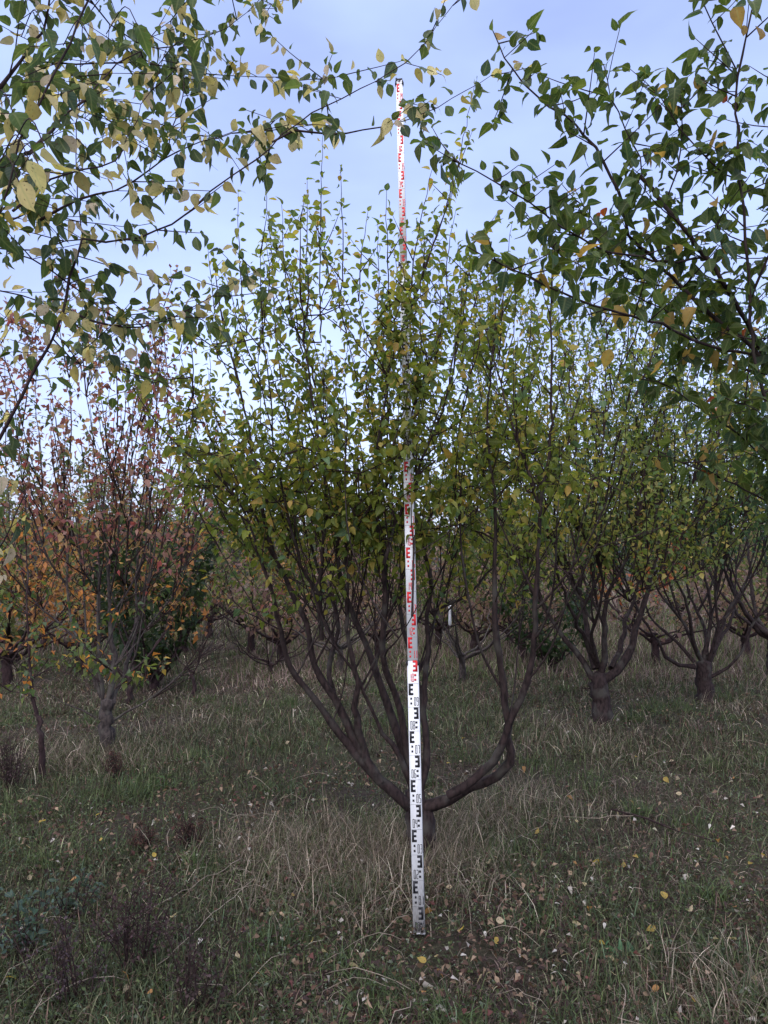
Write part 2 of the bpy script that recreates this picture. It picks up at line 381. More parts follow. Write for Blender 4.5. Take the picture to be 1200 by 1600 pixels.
def build_cover():
    # green grass, short, everywhere with patches
    X, Y = wedge(270000, 2.2, 24); g = fbm(X*1.1, Y*1.1, 21); fine = fbm(X*4, Y*4, 77, 2); keep = rng.random(len(X)) < np.clip((g-.40)*5+(fine-.5)*2.6, .04, 1)
    X, Y, g = X[keep], Y[keep], g[keep]; n = len(X)
    h = .025+.075*rng.random(n)**1.6+.10*np.clip(g-.5, 0, 1)
    col = choose([((.055, .070, .036), 3), ((.085, .095, .052), 2.6), ((.14, .145, .085), 1.8), ((.045, .07, .038), 2.4), ((.10, .065, .052), 2.6), ((.04, .028, .026), 1.5)], n)
    sc = np.clip(Y/5, 1, 5)
    blades('grass', X, Y, h*np.clip(sc, 1, 1.4), .0042*sc*rng.uniform(.6, 1.4, n), rng.uniform(.2, 1.7, n), col, .45, M_DRY,
           'short dull green grass growing in patches across the orchard floor', 'grass')
    # dead matted grass, lying over
    X, Y = wedge(230000, 2.2, 32); g = fbm(X*.8+7, Y*.8, 33); g = g+np.where((X > .9) & (Y < 5), -.07, 0)-.05*(Y < 4); keep = rng.random(len(X)) < np.clip((g-.42)*4+(fbm(X*3.5+9, Y*3.5, 18, 2)-.5)*1.6, .05, .8)
    X, Y = X[keep], Y[keep]; n = len(X)
    col = choose([((.15, .12, .095), 2.5), ((.105, .075, .065), 3), ((.27, .23, .18), .9), ((.07, .045, .042), 3.2)], n)
    sc = np.clip(Y/5, 1, 5)
    blades('dead_grass', X, Y, rng.uniform(.035, .12, n)*np.clip(Y/4.5, 1, 1.6), .0032*sc*rng.uniform(.6, 1.4, n), rng.uniform(1.0, 1.8, n), col, .5, M_DRY,
           'matted dead straw-coloured grass lying over the orchard floor', 'dead grass')
    # tall dry grass round the tree feet and in clumps
    cl = [(*G(555, 1370)[:2], .75, 6000), (*G(655, 1345)[:2], .35, 3600), (*G(470, 1330)[:2], .5, 2400), (*G(700, 1300)[:2], .45, 2200), (*G(800, 1265)[:2], .5, 1300),
          (*G(930, 1175)[:2], .8, 1900), (*G(860, 1140)[:2], .8, 1300), (*G(170, 1190)[:2], .6, 1500), (*G(420, 1060)[:2], 1.3, 3200), (*G(330, 1140)[:2], .9, 1800),
          (*G(1060, 1060)[:2], 1.5, 2000), (*G(690, 1020)[:2], 1.8, 3800), (*G(560, 1010)[:2], 1.6, 3000), (*G(800, 1000)[:2], 1.8, 3000), (*G(1170, 1570)[:2], .35, 900),
          (*G(120, 1190)[:2], .6, 1100), (*G(1160, 1110)[:2], 1.0, 1500), (*G(960, 980)[:2], 2.2, 3500), (*G(1150, 1000)[:2], 2.2, 3000), (*G(30, 1200)[:2], .7, 1500)]
    XX, YY, HH, CC = [], [], [], []
    for cx, cy, r, k in cl:
        k = int(k*(1. if r <= .5 or r == .75 else .55))
        x = rng.normal(cx, r*.5, k); y = rng.normal(cy, r*.42, k)
        XX.append(x); YY.append(y); f = 1.0 if cy < 5 else 1.5
        HH.append(rng.uniform(.06, .22, k)*f*(1. if cy < 5 else .72))
        pink = cy > 8
        CC.append(choose([((.26, .19, .17), 3), ((.18, .12, .11), 3), ((.31, .26, .21), 1), ((.10, .13, .05), 2)] if pink else
                         [((.21, .17, .13), 3), ((.13, .10, .08), 2.8), ((.30, .26, .205), 1.1), ((.075, .09, .042), 2.4)], k))
    X, Y = np.concatenate(XX), np.concatenate(YY); n = len(X); sc = np.clip(Y/4.5, 1, 2.6)
    blades('tall_dry_grass', X, Y, np.concatenate(HH), .0028*sc*rng.uniform(.6, 1.4, n), rng.uniform(.3, 1.9, n), np.concatenate(CC), .45, M_DRY,
           'tall thin dry grass in clumps around the feet of the trees', 'tall grass')
    # far meadow: tall pale dry grass between and beyond the back rows
    X, Y = wedge(70000, 9.5, 48, 4); g = fbm(X*.25, Y*.25, 91); keep = rng.random(len(X)) < np.clip((g-.30)*3, .25, 1); X, Y = X[keep], Y[keep]; n = len(X)
    keepm = (np.abs(X-(-3.2)) > 1.2) | (Y > 15); X, Y = X[keepm], Y[keepm]; n = len(X)
    blades('meadow_grass', X, Y, rng.uniform(.12, .42, n)*np.clip(Y/16, .6, 1.5), .0040*np.clip(Y/5, 1, 8)*rng.uniform(.6, 1.4, n), rng.uniform(.1, 1.0, n),
           choose([((.20, .14, .13), 3), ((.14, .095, .09), 2.5), ((.28, .235, .19), 1.2), ((.13, .16, .07), 4)], n), .3, M_DRY, 'tall pale dry meadow grass beyond the last fruit trees', 'meadow')
    # small broad-leaved weeds (clover, plantain)
    lv = Leaves(dict(size=.02, pal=[((.07, .10, .04), 3), ((.11, .14, .06), 2), ((.14, .17, .12), 1.5), ((.045, .06, .03), 2)]))
    X, Y = wedge(34000, 2.2, 12); g = fbm(X*1.4+3, Y*1.4, 55); keep = g > .43; X, Y = X[keep], Y[keep]; Z = gz(X, Y)
    for x, y, z in zip(X, Y, Z):
        for k in range(rng.integers(2, 4)):
            a = rng.random()*6.28; r_ = rng.uniform(.004, .03)
            lv.add(np.array([x+math.cos(a)*r_, y+math.sin(a)*r_, z+rng.uniform(.015, .07)]), np.array([math.cos(a), math.sin(a), rng.normal(.1, .3)]), rng.uniform(.006, .019))
    tag(lv.build('ground_weeds', M_LEAF, None, hi=False), 'low broad-leaved green weeds mixed into the grass', 'weeds', kind='stuff')
    # litter: small brown and tan fallen leaves
    lv = Leaves(dict(size=.03, pal=[((.10, .06, .045), 3), ((.16, .105, .075), 2.5), ((.27, .19, .13), 1.2), ((.05, .032, .03), 4), ((.38, .34, .30), .6), ((.12, .05, .045), 1)]))
    X, Y = wedge(34000, 2.2, 12); g = fbm(X*.9+1, Y*.9, 71)+np.where(X > .3, .07, 0); keep = rng.random(len(X)) < np.clip((g-.38)*4+(.45-fbm(X*1.1, Y*1.1, 21))*2, .08, 1); X, Y = X[keep], Y[keep]; Z = gz(X, Y)
    for x, y, z in zip(X, Y, Z):
        a = rng.random()*6.28
        lv.add(np.array([x, y, z+rng.uniform(.02, .06)]), np.array([math.cos(a), math.sin(a), rng.normal(0, .35)]), rng.uniform(.010, .036))
    tag(lv.build('leaf_litter', M_DRY, None, hi=False), 'brown and tan leaf litter scattered thinly over the orchard floor', 'leaf litter', kind='stuff')
    # moss-green tussocks of fresh grass
    XX, YY = [], []
    for k in range(220):
        x, y = wedge(1, 2.4, 14); m = rng.integers(60, 190); q = rng.uniform(.04, .14); XX.append(rng.normal(x[0], q, m)); YY.append(rng.normal(y[0], q, m))
    for px_, py_ in ((240, 1230), (820, 1150), (430, 1110), (120, 1250), (770, 1330), (900, 1220), (10, 1330), (1050, 1110), (700, 1090)):
        g_ = G(px_, py_); XX.append(rng.normal(g_[0], .18, 450)); YY.append(rng.normal(g_[1], .22, 450))
    X, Y = np.concatenate(XX), np.concatenate(YY); n = len(X)
    blades('grass_tussocks', X, Y, rng.uniform(.05, .15, n), .0032*np.clip(Y/5, 1, 4)*rng.uniform(.6, 1.4, n), rng.uniform(.2, 1.4, n),
           choose([((.06, .088, .034), 3), ((.09, .115, .048), 2), ((.06, .085, .05), 1.5)], n), .35, M_DRY, 'fresh green tussocks standing out of the dull grass', 'tussocks')
    # long pale stalks lying over
    tb = Tubes()
    for (x0, y0, x1, y1, rr) in ((150, 1490, 375, 1372, .0018), (245, 1530, 400, 1400, .0014), (560, 1290, 660, 1270, .0012), (880, 1290, 990, 1300, .0015), (740, 1340, 752, 1270, .0012)):
        a, c = G(x0, y0), G(x1, y1); q = smooth_path([a, (a+c)/2+rng.normal(0, .01, 3), c], .05, .004); q[:, 2] += np.linspace(.05, .09, len(q)); tb.add(q, np.full(len(q), rr), 5)
    X, Y = wedge(140, 2.2, 7)
    for x, y in zip(X, Y):
        a = rng.random()*6.28; l_ = rng.uniform(.1, .4); t = np.linspace(0, l_, 6); q = np.stack([x+np.cos(a)*t, y+np.sin(a)*t, t*0], 1)+rng.normal(0, .008, (6, 3))
        q[:, 2] = gz(q[:, 0], q[:, 1])+.03+.05*np.sin(np.linspace(0, 3, 6))+rng.normal(0, .005, 6); tb.add(q, np.full(6, rng.uniform(.0008, .0018)), 3)
    tag(tb.build('dry_stalks', plain('straw', (.27, .22, .17), .8, .2, .4, 15)), 'pale dry stalks lying across the grass', 'stalks', kind='stuff')
    # fine twigs on the ground
    tb = Tubes()
    for (x0, y0, x1, y1, rr) in ((955, 1278, 1045, 1308, .006), (1045, 1308, 1115, 1330, .004), (690, 1085, 745, 1050, .005), (905, 1082, 960, 1088, .008)):
        a, c = G(x0, y0), G(x1, y1); q = smooth_path([a, (a+c)/2+rng.normal(0, .01, 3), c], .05, .003); q[:, 2] += .05; tb.add(q, np.full(len(q), rr), 6, .05)
    X, Y = wedge(520, 2.2, 9)
    for x, y in zip(X, Y):
        a = rng.random()*6.28; l_ = rng.uniform(.08, .35); q = [np.array([x+math.cos(a)*t, y+math.sin(a)*t, 0]) for t in np.linspace(0, l_, 5)]
        q = np.array(q)+rng.normal(0, .006, (5, 3)); q[:, 2] = gz(q[:, 0], q[:, 1])+rng.uniform(.01, .05)+rng.normal(0, .006, 5)
        tb.add(q, np.linspace(.0022, .001, 5), 3)
    tag(tb.build('twig_litter', M_TWIG), 'thin dark twigs lying in the grass', 'twigs', kind='stuff')
build_cover()

# ------------------------------------------------------------------ levelling rod
def build_rod():
    f = P(655, 1456, 3.27); base = np.array([f[0], f[1], f[2]])
    # axis of the rod: leaning back into the tree and a little to the left
    top = P(624, 134, 3.27+4*math.sin(R(7.7)))
    ax = nrm(top-base)
    root = thing('levelling_rod', 'tall white telescopic levelling rod leaning into the tree, with black and red E marks', 'measuring rod', base)
    z = Vector(ax); y = Vector((.10, 1, 0)); y = (y - z*y.dot(z)).normalized(); x = y.cross(z).normalized()   # y: away from camera
    x = Vector(x); B = np.array([x, y, z]).T
    white = plain('rod_white', (.69, .70, .71), .35, .5, .05, 20)
    n_, l_ = white.node_tree.nodes, white.node_tree.links; bs = n_['Principled BSDF']; src = bs.inputs['Base Color'].links[0].from_socket
    ge = n_.new('ShaderNodeNewGeometry'); sx_ = n_.new('ShaderNodeSeparateXYZ'); l_.new(ge.outputs['Position'], sx_.inputs[0])
    g1 = n_.new('ShaderNodeTexNoise'); g1.inputs['Scale'].default_value = 45; g1.inputs['Detail'].default_value = 6
    mr_ = n_.new('ShaderNodeMapRange'); mr_.inputs['From Min'].default_value = .30; mr_.inputs['From Max'].default_value = -.02; mr_.inputs['To Min'].default_value = .0; mr_.inputs['To Max'].default_value = .55
    ad = n_.new('ShaderNodeMath'); ad.operation = 'ADD'; st_ = n_.new('ShaderNodeMapRange'); st_.inputs['From Min'].default_value = .60; st_.inputs['From Max'].default_value = 1.15; st_.inputs['To Max'].default_value = .8
    mm = n_.new('ShaderNodeMix'); mm.data_type = 'RGBA'; mm.inputs['B'].default_value = (.16, .13, .10, 1)
    l_.new(sx_.outputs['Z'], mr_.inputs['Value']); l_.new(mr_.outputs[0], ad.inputs[0]); l_.new(g1.outputs['Fac'], ad.inputs[1]); l_.new(ad.outputs[0], st_.inputs['Value'])
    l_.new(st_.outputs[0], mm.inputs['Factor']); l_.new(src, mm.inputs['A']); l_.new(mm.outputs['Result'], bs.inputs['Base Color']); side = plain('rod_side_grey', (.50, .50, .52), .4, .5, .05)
    black = plain('rod_black', (.012, .012, .015), .45); red = plain('rod_red', (.62, .02, .025), .45)
    secs = [(0, 1.095, .0490, .028), (1.095, 2.045, .0450, .024), (2.045, 3.0, .0405, .020), (3.0, 4.02, .0345, .016)]
    def tf(V): return base + np.asarray(V)@B.T
    def boxes(lst):
        V, Q = [], []
        for (x0, x1, y0, y1, z0, z1) in lst:
            o = len(V)
            V += [(x0, y0, z0), (x1, y0, z0), (x1, y1, z0), (x0, y1, z0), (x0, y0, z1), (x1, y0, z1), (x1, y1, z1), (x0, y1, z1)]
            Q += [[o+a for a in f_] for f_ in ((0, 3, 2, 1), (4, 5, 6, 7), (0, 1, 5, 4), (1, 2, 6, 5), (2, 3, 7, 6), (3, 0, 4, 7))]
        return np.array(V, float), np.array(Q)
    SEG = {'0': 'abcdef', '1': 'bc', '2': 'abged', '3': 'abgcd', '4': 'fgbc', '5': 'afgcd', '6': 'afgedc', '7': 'abc', '8': 'abcdefg', '9': 'gfabcd'}
    def digit(ch, x, z, w, h, t):
        r = []
        for s_ in SEG[ch]:
            r.append({'a': (x+t*.3, x+w-t*.3, z+h-t, z+h), 'd': (x+t*.3, x+w-t*.3, z, z+t), 'g': (x+t*.8, x+w-t*.8, z+h/2-t/2, z+h/2+t/2),
                      'b': (x+w-t, x+w, z+h/2+t*.1, z+h-t*.7), 'c': (x+w-t, x+w, z+t*.7, z+h/2-t*.1),
                      'e': (x, x+t, z+t*.7, z+h/2-t*.1), 'f': (x, x+t, z+h/2+t*.1, z+h-t*.7)}[s_])
        return r
    for i, (z0, z1, w, dp) in enumerate(secs):
        # rounded-edge profile extruded along the rod
        c = .0022; pr = [(-w/2+c, -dp/2), (w/2-c, -dp/2), (w/2, -dp/2+c), (w/2, dp/2-c), (w/2-c, dp/2), (-w/2+c, dp/2), (-w/2, dp/2-c), (-w/2, -dp/2+c)]
        V = [(a, b, zz) for zz in (z0, z1) for a, b in pr]; Q = [[k, (k+1) % 8, 8+(k+1) % 8, 8+k] for k in range(8)]
        yf = .014-dp/2     # common back
        V = np.array(V, float)
        me = mesh_obj('rod_section', tf(V), [np.array(Q), np.array([[0, 2, 1], [0, 3, 2], [0, 4, 3], [0, 5, 4], [0, 6, 5], [0, 7, 6], [8, 9, 10], [8, 10, 11], [8, 11, 12], [8, 12, 13], [8, 13, 14], [8, 14, 15]])], white, root, smooth=False)
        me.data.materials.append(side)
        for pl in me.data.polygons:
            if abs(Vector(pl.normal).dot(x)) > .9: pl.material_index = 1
        rb, rr = [], []
        for dm in range(int(math.floor(z0*10)), int(math.ceil(z1*10))):
            zb = dm*.1; tgt = rr if (dm//10) % 2 else rb
            e_, s_ = [], []
            ew = .42*w; xl = -w/2+.004
            odd = dm % 2 == 1
            def X(a, b): return (xl+a*ew, xl+b*ew) if odd else (-(xl+b*ew), -(xl+a*ew))
            r = [(*X(0, .44), zb+.050, zb+.0985), (*X(.44, 1), zb+.050, zb+.0600), (*X(.44, .92), zb+.0695, zb+.0790), (*X(.44, 1), zb+.0885, zb+.0985)]
            sx = (-.0062-.008*w/.049, -.0062) if odd else (w/2-.004-.009*w/.049-.006, w/2-.010)
            r += [(*sx, zb+.031, zb+.040), (*sx, zb+.011, zb+.020)]
            dx = (w/2-.0222*w/.049) if odd else (-w/2+.0085*w/.049)
            dw = .0088*w/.049
            for k, ch in enumerate('%02d' % dm):
                r += digit(ch, dx+k*dw*1.26, zb+.006, dw, .036, .0027)
            tgt += r
            rb_line = (-w/2+.001, w/2-.001, zb+.0995, zb+.1002); rb.append(rb_line)
            if dm == 0: rb += [(w/2-.014+.0022*q, w/2-.012+.0022*q, .008+.007*q, .017+.007*q) for q in range(5)]
        for lst, mt in ((rb, black), (rr, red)):
            lst = [(a, b, max(c_, z0), min(d_, z1)) for a, b, c_, d_ in lst if min(d_, z1)-max(c_, z0) > .0005]
            if not lst: continue
            # flush marks laid in steps so none shares a plane with another
            yy = -dp/2
            V, Q = boxes([(a, b, yy-.0004-.00001*(k % 7), yy+.0002, c_, d_) for k, (a, b, c_, d_) in enumerate(lst)])
            po = mesh_obj('printed_scale', tf(V), [Q], mt, None, smooth=False)
            po.parent = me; po.location = (0, 0, 0)
            po['label'] = 'black E marks and numbers' if mt is black else 'red E marks and numbers'
    V = []
    for zc, w, dp in ((1.088, .049, .028), (2.038, .045, .024), (2.993, .0405, .020), (4.005, .0345, .016)):
        for sgn in (-1, 1):
            V_, Q_ = boxes([(sgn*w/2-.0035, sgn*w/2+.0035, -dp/2-.002, dp/2, zc-.011, zc+.011), (sgn*(w/2+.004)-.0012, sgn*(w/2+.004)+.0012, -.005, .005, zc-.006, zc+.006)])
            mesh_obj('locking_clip', tf(V_), [Q_], black, root, smooth=False)
    V_, Q_ = boxes([(-.0165, .0165, -.0085, .0085, 4.0205, 4.030), (-.0185, -.010, -.010, .004, 4.016, 4.034)])
    mesh_obj('end_cap', tf(V_), [Q_], black, root, smooth=False)
    V_, Q_ = boxes([(-.0252, .0252, -.0148, .0148, -.006, -.0003)])
    mesh_obj('foot_plate', tf(V_), [Q_], side, root, smooth=False)
build_rod()

# ------------------------------------------------------------------ trees
def path_pts(tr, Ys):
    """traced limb: photo pixels plus a depth for each"""
    n = len(tr); Yv = np.interp(np.linspace(0, 1, n), np.linspace(0, 1, len(Ys)), Ys)
    return np.array([P(a, b, y) for (a, b), y in zip(tr, Yv)])

class Tree:
    def __init__(s, name, label, base, spec, bark, hi=False, group=None, cat='tree'):
        s.root = thing(name, label, cat, base, group); s.base = np.array(base, float)
        s.pts = []; s.tw = Tubes(); s.lv = Leaves(spec); s.bark = bark; s.hi = hi; s.spec = spec
    def trunk(s, pts, rad):
        t = Tubes(); p = smooth_path(pts, .04, .007); r = np.interp(np.linspace(0, 1, len(p)), np.linspace(0, 1, len(rad)), rad)
        r = r*(1+rng.normal(0, .05, len(p))); r[:max(1, len(p)//4)] *= 1.15; t.add(p, r, 14, .07); t.build('trunk', s.bark, s.root)
    def limb(s, pts, r0, r1, jit=.004, sides=8, step=.06, name='limb'):
        p = smooth_path(pts, step, jit); r = (r1*.7+(r0-r1*.7)*(1-np.linspace(0, 1, len(p)))**1.6)*.8
        t = Tubes(); r = r*np.clip(1+rng.normal(0, .05, len(p)), .85, 1.25); t.add(p, r, sides, .07); t.build(name, s.bark, s.root); s.pts.append(p)
        return p, r
    def shoot(s, p, d, length, r, sub=0, trop=.25, wig=.16, leaf0=.1, dens=1.0, bare=False):
        q = grow(p, d, length, trop, wig)
        s.tw.add(q, np.linspace(r, max(.0009, r*.28), len(q)), 4 if not s.hi else 5)
        if not bare: s.lv.along(q, leaf0, dens=dens)
        for k in range(sub):
            i = rng.integers(max(1, int(len(q)*.1)), max(2, int(len(q)*.8)))
            t = nrm(q[min(i+1, len(q)-1)]-q[i-1]); az = rng.random()*6.28
            sd_ = np.array([math.cos(az), math.sin(az), rng.uniform(-.2, .7)])
            s.shoot(q[i], t*.7+sd_*.8, length*rng.uniform(.25, .55), r*.6, 0, trop*.8, wig, .05, dens, bare)
        return q
    def dress(s, p, zmin, every=.11, lmin=.15, lmax=.5, sub=1, out=.7, upb=.6, r=.0035, dens=1.0, zfull=None, spur=.5, trop=.25, bare=False, wig=.16):
        """side shoots and leaf spurs along a limb above height zmin"""
        L_ = np.linalg.norm(np.diff(p, axis=0), axis=1); cum = np.concatenate([[0], np.cumsum(L_)]); d = rng.random()*every
        while d < cum[-1]:
            i = int(np.searchsorted(cum, d)); i = min(max(i, 1), len(p)-1); q = p[i]; d += every*rng.uniform(.5, 1.6)
            if q[2] < zmin or (zfull and rng.random() > (q[2]-zmin)/(zfull-zmin)+.15): continue
            az = rng.random()*6.28; rad = q[:2]-s.base[:2]; rad = rad/(np.linalg.norm(rad)+.2)
            dr = np.array([math.cos(az)+rad[0]*out, math.sin(az)+rad[1]*out, upb+rng.normal(0, .35)])
            if rng.random() < spur: s.shoot(q, dr, rng.uniform(.05, .13), r*.6, 0, .1, wig, .2, dens*1.3, bare)
            else: s.shoot(q, dr, rng.uniform(lmin, lmax), r, sub, trop, wig, .1, dens, bare)
    def extend(s, p, r1, length, n=1, spread=.35, trop=.3, **kw):
        for k in range(n):
            t = nrm(p[-1]-p[-3]); q = grow(p[-1], t+rng.normal(0, spread, 3)*np.array([1, 1, .3]), length*rng.uniform(.75, 1.15), trop, .12, .07)
            s.tw.add(q, np.linspace(r1, .0015, len(q)), 5)
            s.dress(q, **kw); s.lv.along(q, .35)
    def join(s, q, r=.004):
        """a twig from the nearest limb below up to the point q"""
        A = np.concatenate(s.pts); d = np.linalg.norm(A-q, axis=1)+np.where(A[:, 2] > q[2]-.05, 1.5*np.abs(A[:, 2]-q[2]+.05), 0); a = A[np.argmin(d)]
        m = (a+q)/2+np.array([0, 0, -.12])*np.linalg.norm(q-a)+rng.normal(0, .02, 3)
        p = smooth_path([a, m, q], .06, .004); s.tw.add(p, np.linspace(r*1.4, r, len(p)), 5); return p
    def stems(s, n, za, zb, z1, r=.009):
        """thin secondary stems leaving the limbs low down"""
        A = np.concatenate(s.pts); A = A[(A[:, 2] > za) & (A[:, 2] < zb)]
        for k in range(n):
            a = A[rng.integers(len(A))]; az = rng.random()*6.28; o = a[:2]-s.base[:2]
            d = np.array([math.cos(az)*.8+o[0]*.4, math.sin(az)*.8+o[1]*.4, .9])
            q = grow(a, d, (z1-a[2])*rng.uniform(.75, 1.15), .30, .14, .07)
            t = Tubes(); t.add(q, r*rng.uniform(.7, 1.2)*np.linspace(1, .4, len(q)), 6, .06); t.build('limb', s.bark, s.root); s.pts.append(q)
            for j in range(rng.integers(1, 4)):
                i = rng.integers(2, len(q)-1); s.shoot(q[i], np.array([rng.normal(), rng.normal(), .6]), rng.uniform(.15, .5), .003, 1, .15, .15, bare=True)
    def fan(s, n, inside, sample, rise=.45, r=.004, sub=1, dens=1.0, lean=.5, cap=.9):
        """fill the crown: straight shoots from the nearest wood below up to points spread through its volume"""
        A = np.concatenate(s.pts)[::2]; A = A[A[:, 2] > inside[0]-.35]
        for k in range(n):
            q = sample()
            want = q-np.array([(q[0]-s.base[0])*.18, (q[1]-s.base[1])*.18, rise])
            dd = np.linalg.norm(A-want, axis=1)+np.where(A[:, 2] > q[2]-.1, 2., 0)
            i = int(np.argmin(dd)); a = A[i]; v = q-a; L_ = np.linalg.norm(v)
            if L_ > cap: a = q-v/L_*cap if rng.random() < .0 else a
            m = a+v*.5+rng.normal(0, .035, 3)*L_+np.array([v[0], v[1], -np.hypot(v[0], v[1])*.4])*.12
            p = smooth_path([a, m, q], .05, .003)
            s.tw.add(p, np.linspace(r*min(1.6, .6+L_), .0011, len(p)), 5 if s.hi else 4)
            s.lv.along(p, .12 if a[2] > inside[0] else .35, dens=dens)
            A = np.vstack([A, p[len(p)//4:-1:3]])
            for j in range(sub):
                w = p[rng.integers(len(p)//4, max(len(p)//4+1, len(p)-2))]; az = rng.random()*6.28
                s.shoot(w, np.array([math.cos(az), math.sin(az), rng.uniform(-.1, 1.1)]), rng.uniform(.07, .26), r*.55, 0, .2, .12, .05, dens)
    def finish(s, foliage='foliage'):
        s.tw.build('twigs', M_TWIG, s.root); s.lv.build(foliage, M_LEAF, s.root, s.hi)
        return s.root

GREEN = [((.13, .165, .024), 4), ((.17, .195, .030), 3), ((.085, .13, .028), 2.2), ((.24, .235, .045), 2.0), ((.38, .30, .07), 1.3), ((.42, .27, .07), .4), ((.08, .14, .065), 1)]
GREENY = [((.15, .19, .045), 3), ((.20, .23, .060), 3), ((.09, .14, .04), 2), ((.24, .22, .06), 2.0), ((.40, .32, .10), 1.1), ((.10, .14, .075), 1)]
DARKG = [((.048, .080, .020), 4), ((.066, .098, .024), 3), ((.042, .080, .040), 1.6), ((.10, .13, .03), 1), ((.33, .20, .06), .35)]
LEFTP = [((.060, .095, .035), 3.4), ((.08, .115, .04), 2), ((.05, .085, .055), 1.8), ((.50, .42, .22), 2.2), ((.42, .33, .12), 1), ((.52, .42, .32), 1)]
ROW = 'fruit trees growing across the orchard'

def main_tree():
    Yb = 4.05
    b = P(660, 1325, Yb); b[2] = gz(b[0], b[1])
    T = Tree('fruit_tree', 'multi-stemmed green fruit tree right behind the white measuring rod', b,
             dict(size=.037, spacing=.023, droop=.4, pal=GREEN, var=.28), M_BARK, hi=True)
    T.trunk([b-np.array([0, 0, .08]), P(658, 1290, Yb), P(652, 1258, Yb), P(648, 1235, Yb)], [.088, .068, .075, .05])
    LM = [  # traced limbs: pixels, depths, radii
        ([(640, 1262), (621, 1243), (569, 1195), (531, 1146), (494, 1094), (452, 1041), (440, 985), (422, 915), (408, 877), (380, 800), (345, 745), (300, 715)], [4.0, 3.9, 3.7, 3.6], .036, .006, 1.0),
        ([(595, 1222), (565, 1180), (550, 1150), (524, 1094), (492, 1041), (480, 973), (453, 923), (427, 857), (410, 797), (402, 747), (390, 680), (372, 600), (352, 520)], [3.95, 3.9, 3.9, 4.0], .030, .008, .9),
        ([(572, 1185), (561, 1139), (554, 1105), (561, 1067), (549, 1022), (541, 963), (543, 897), (541, 840), (557, 823), (580, 793), (597, 770), (613, 743), (633, 690), (645, 640)], [3.95, 3.8, 3.6, 3.6], .024, .008, .9),
        ([(643, 1225), (625, 1185), (599, 1146), (575, 1100), (561, 1060)], [4.0, 3.85], .024, .014, 0),
        ([(646, 1235), (632, 1180), (617, 1135), (595, 1075), (577, 1022), (563, 987), (547, 947), (530, 897), (527, 830), (520, 740), (500, 640), (480, 540)], [4.02, 4.1, 4.3, 4.5], .031, .009, .9),
        ([(640, 1205), (625, 1109), (608, 1065), (600, 1030), (597, 980), (600, 930), (600, 880), (590, 820), (587, 720), (597, 658), (607, 586), (622, 530), (645, 470), (660, 432)], [4.0, 3.8, 3.62, 3.6], .026, .007, .95),
        ([(655, 1240), (668, 1180), (662, 1112), (667, 1037), (667, 980), (673, 923), (668, 880), (655, 830), (640, 760), (660, 650), (680, 560)], [4.05, 4.2, 4.25, 4.2], .026, .009, .9),
        ([(503, 1000), (500, 930), (503, 863), (508, 813), (507, 743), (492, 650), (478, 560), (470, 470)], [3.9, 3.8, 3.8], .016, .008, .85),
        ([(655, 1262), (700, 1248), (737, 1229), (775, 1214), (797, 1190), (793, 1150), (790, 1100), (783, 1040), (772, 963), (773, 880), (772, 763), (760, 660), (770, 560)], [4.05, 3.85, 3.75, 3.85], .038, .008, .9),
        ([(700, 1243), (740, 1220), (770, 1190), (790, 1150), (802, 1115), (823, 1065), (835, 1000), (837, 930), (842, 847), (846, 790), (853, 737), (862, 680), (863, 597), (860, 530), (862, 470)], [3.9, 3.75, 3.6, 3.65], .030, .008, .7),
        ([(842, 787), (823, 730), (800, 663), (782, 600), (765, 540), (745, 480)], [3.63, 3.7, 3.8], .012, .005, .6),
        ([(600, 1027), (622, 997), (643, 963), (657, 938)], [3.6, 3.38, 3.25], .008, .003, 0),
        ([(675, 955), (710, 942), (737, 923), (760, 897), (797, 860), (830, 820)], [4.2, 4.3, 4.5], .012, .005, .4),
        ([(524, 1094), (515, 1040), (528, 985), (515, 930), (490, 870), (470, 790), (455, 690), (440, 600)], [3.92, 4.4, 4.7], .018, .008, .8),
        ([(640, 1190), (655, 1100), (640, 1020), (625, 950), (632, 870), (645, 780), (668, 690), (700, 600), (715, 520)], [4.1, 4.5, 4.8], .020, .008, .8),
        ([(425, 860), (395, 800), (360, 770), (335, 700), (310, 640)], [3.95, 3.85, 3.8], .011, .004, .6),
        ([(500, 930), (470, 880), (450, 800), (430, 700), (420, 600), (410, 500)], [3.8, 3.5, 3.4], .012, .005, .6),
        ([(600, 880), (625, 800), (660, 720), (690, 640), (710, 560), (725, 480)], [3.62, 3.5, 3.5], .012, .005, .6),
    ]
    for tr, Ys, r0, r1, ext in LM:
        p, r = T.limb(path_pts(tr, Ys), r0, r1)
        T.dress(p, 1.42, every=.10, lmin=.08, lmax=.32, sub=0, out=.5, upb=.7, zfull=1.8, spur=.5)
        if ext:
            t_ = nrm(p[-1]-p[-4]); q = grow(p[-1], t_, ext*.5, .25, .1, .07); T.tw.add(q, np.linspace(r1*.75, .0014, len(q)), 5); T.lv.along(q, .1); T.pts.append(q)
            T.dress(q, 1.4, every=.12, lmin=.06, lmax=.2, sub=0, out=.3, upb=.9)
    T.stems(30, .7, 1.4, 2.1, .006)
    def smp():
        while True:
            z = rng.triangular(1.42, 1.85, 3.42); rad = np.interp(z, [1.5, 1.8, 2.4, 2.9, 3.3, 3.75], [.95, 1.08, 1.12, .98, .72, .35])
            a = rng.random()*6.28; rr = rad*rng.random()**.5; x = b[0]-.22+math.cos(a)*rr; y = b[1]+math.sin(a)*rr*.95
            if y > 3.45-.1*(z-2): return np.array([x, y, z])
    T.fan(380, (1.45,), smp, .42, .0036, 1, 1.0)
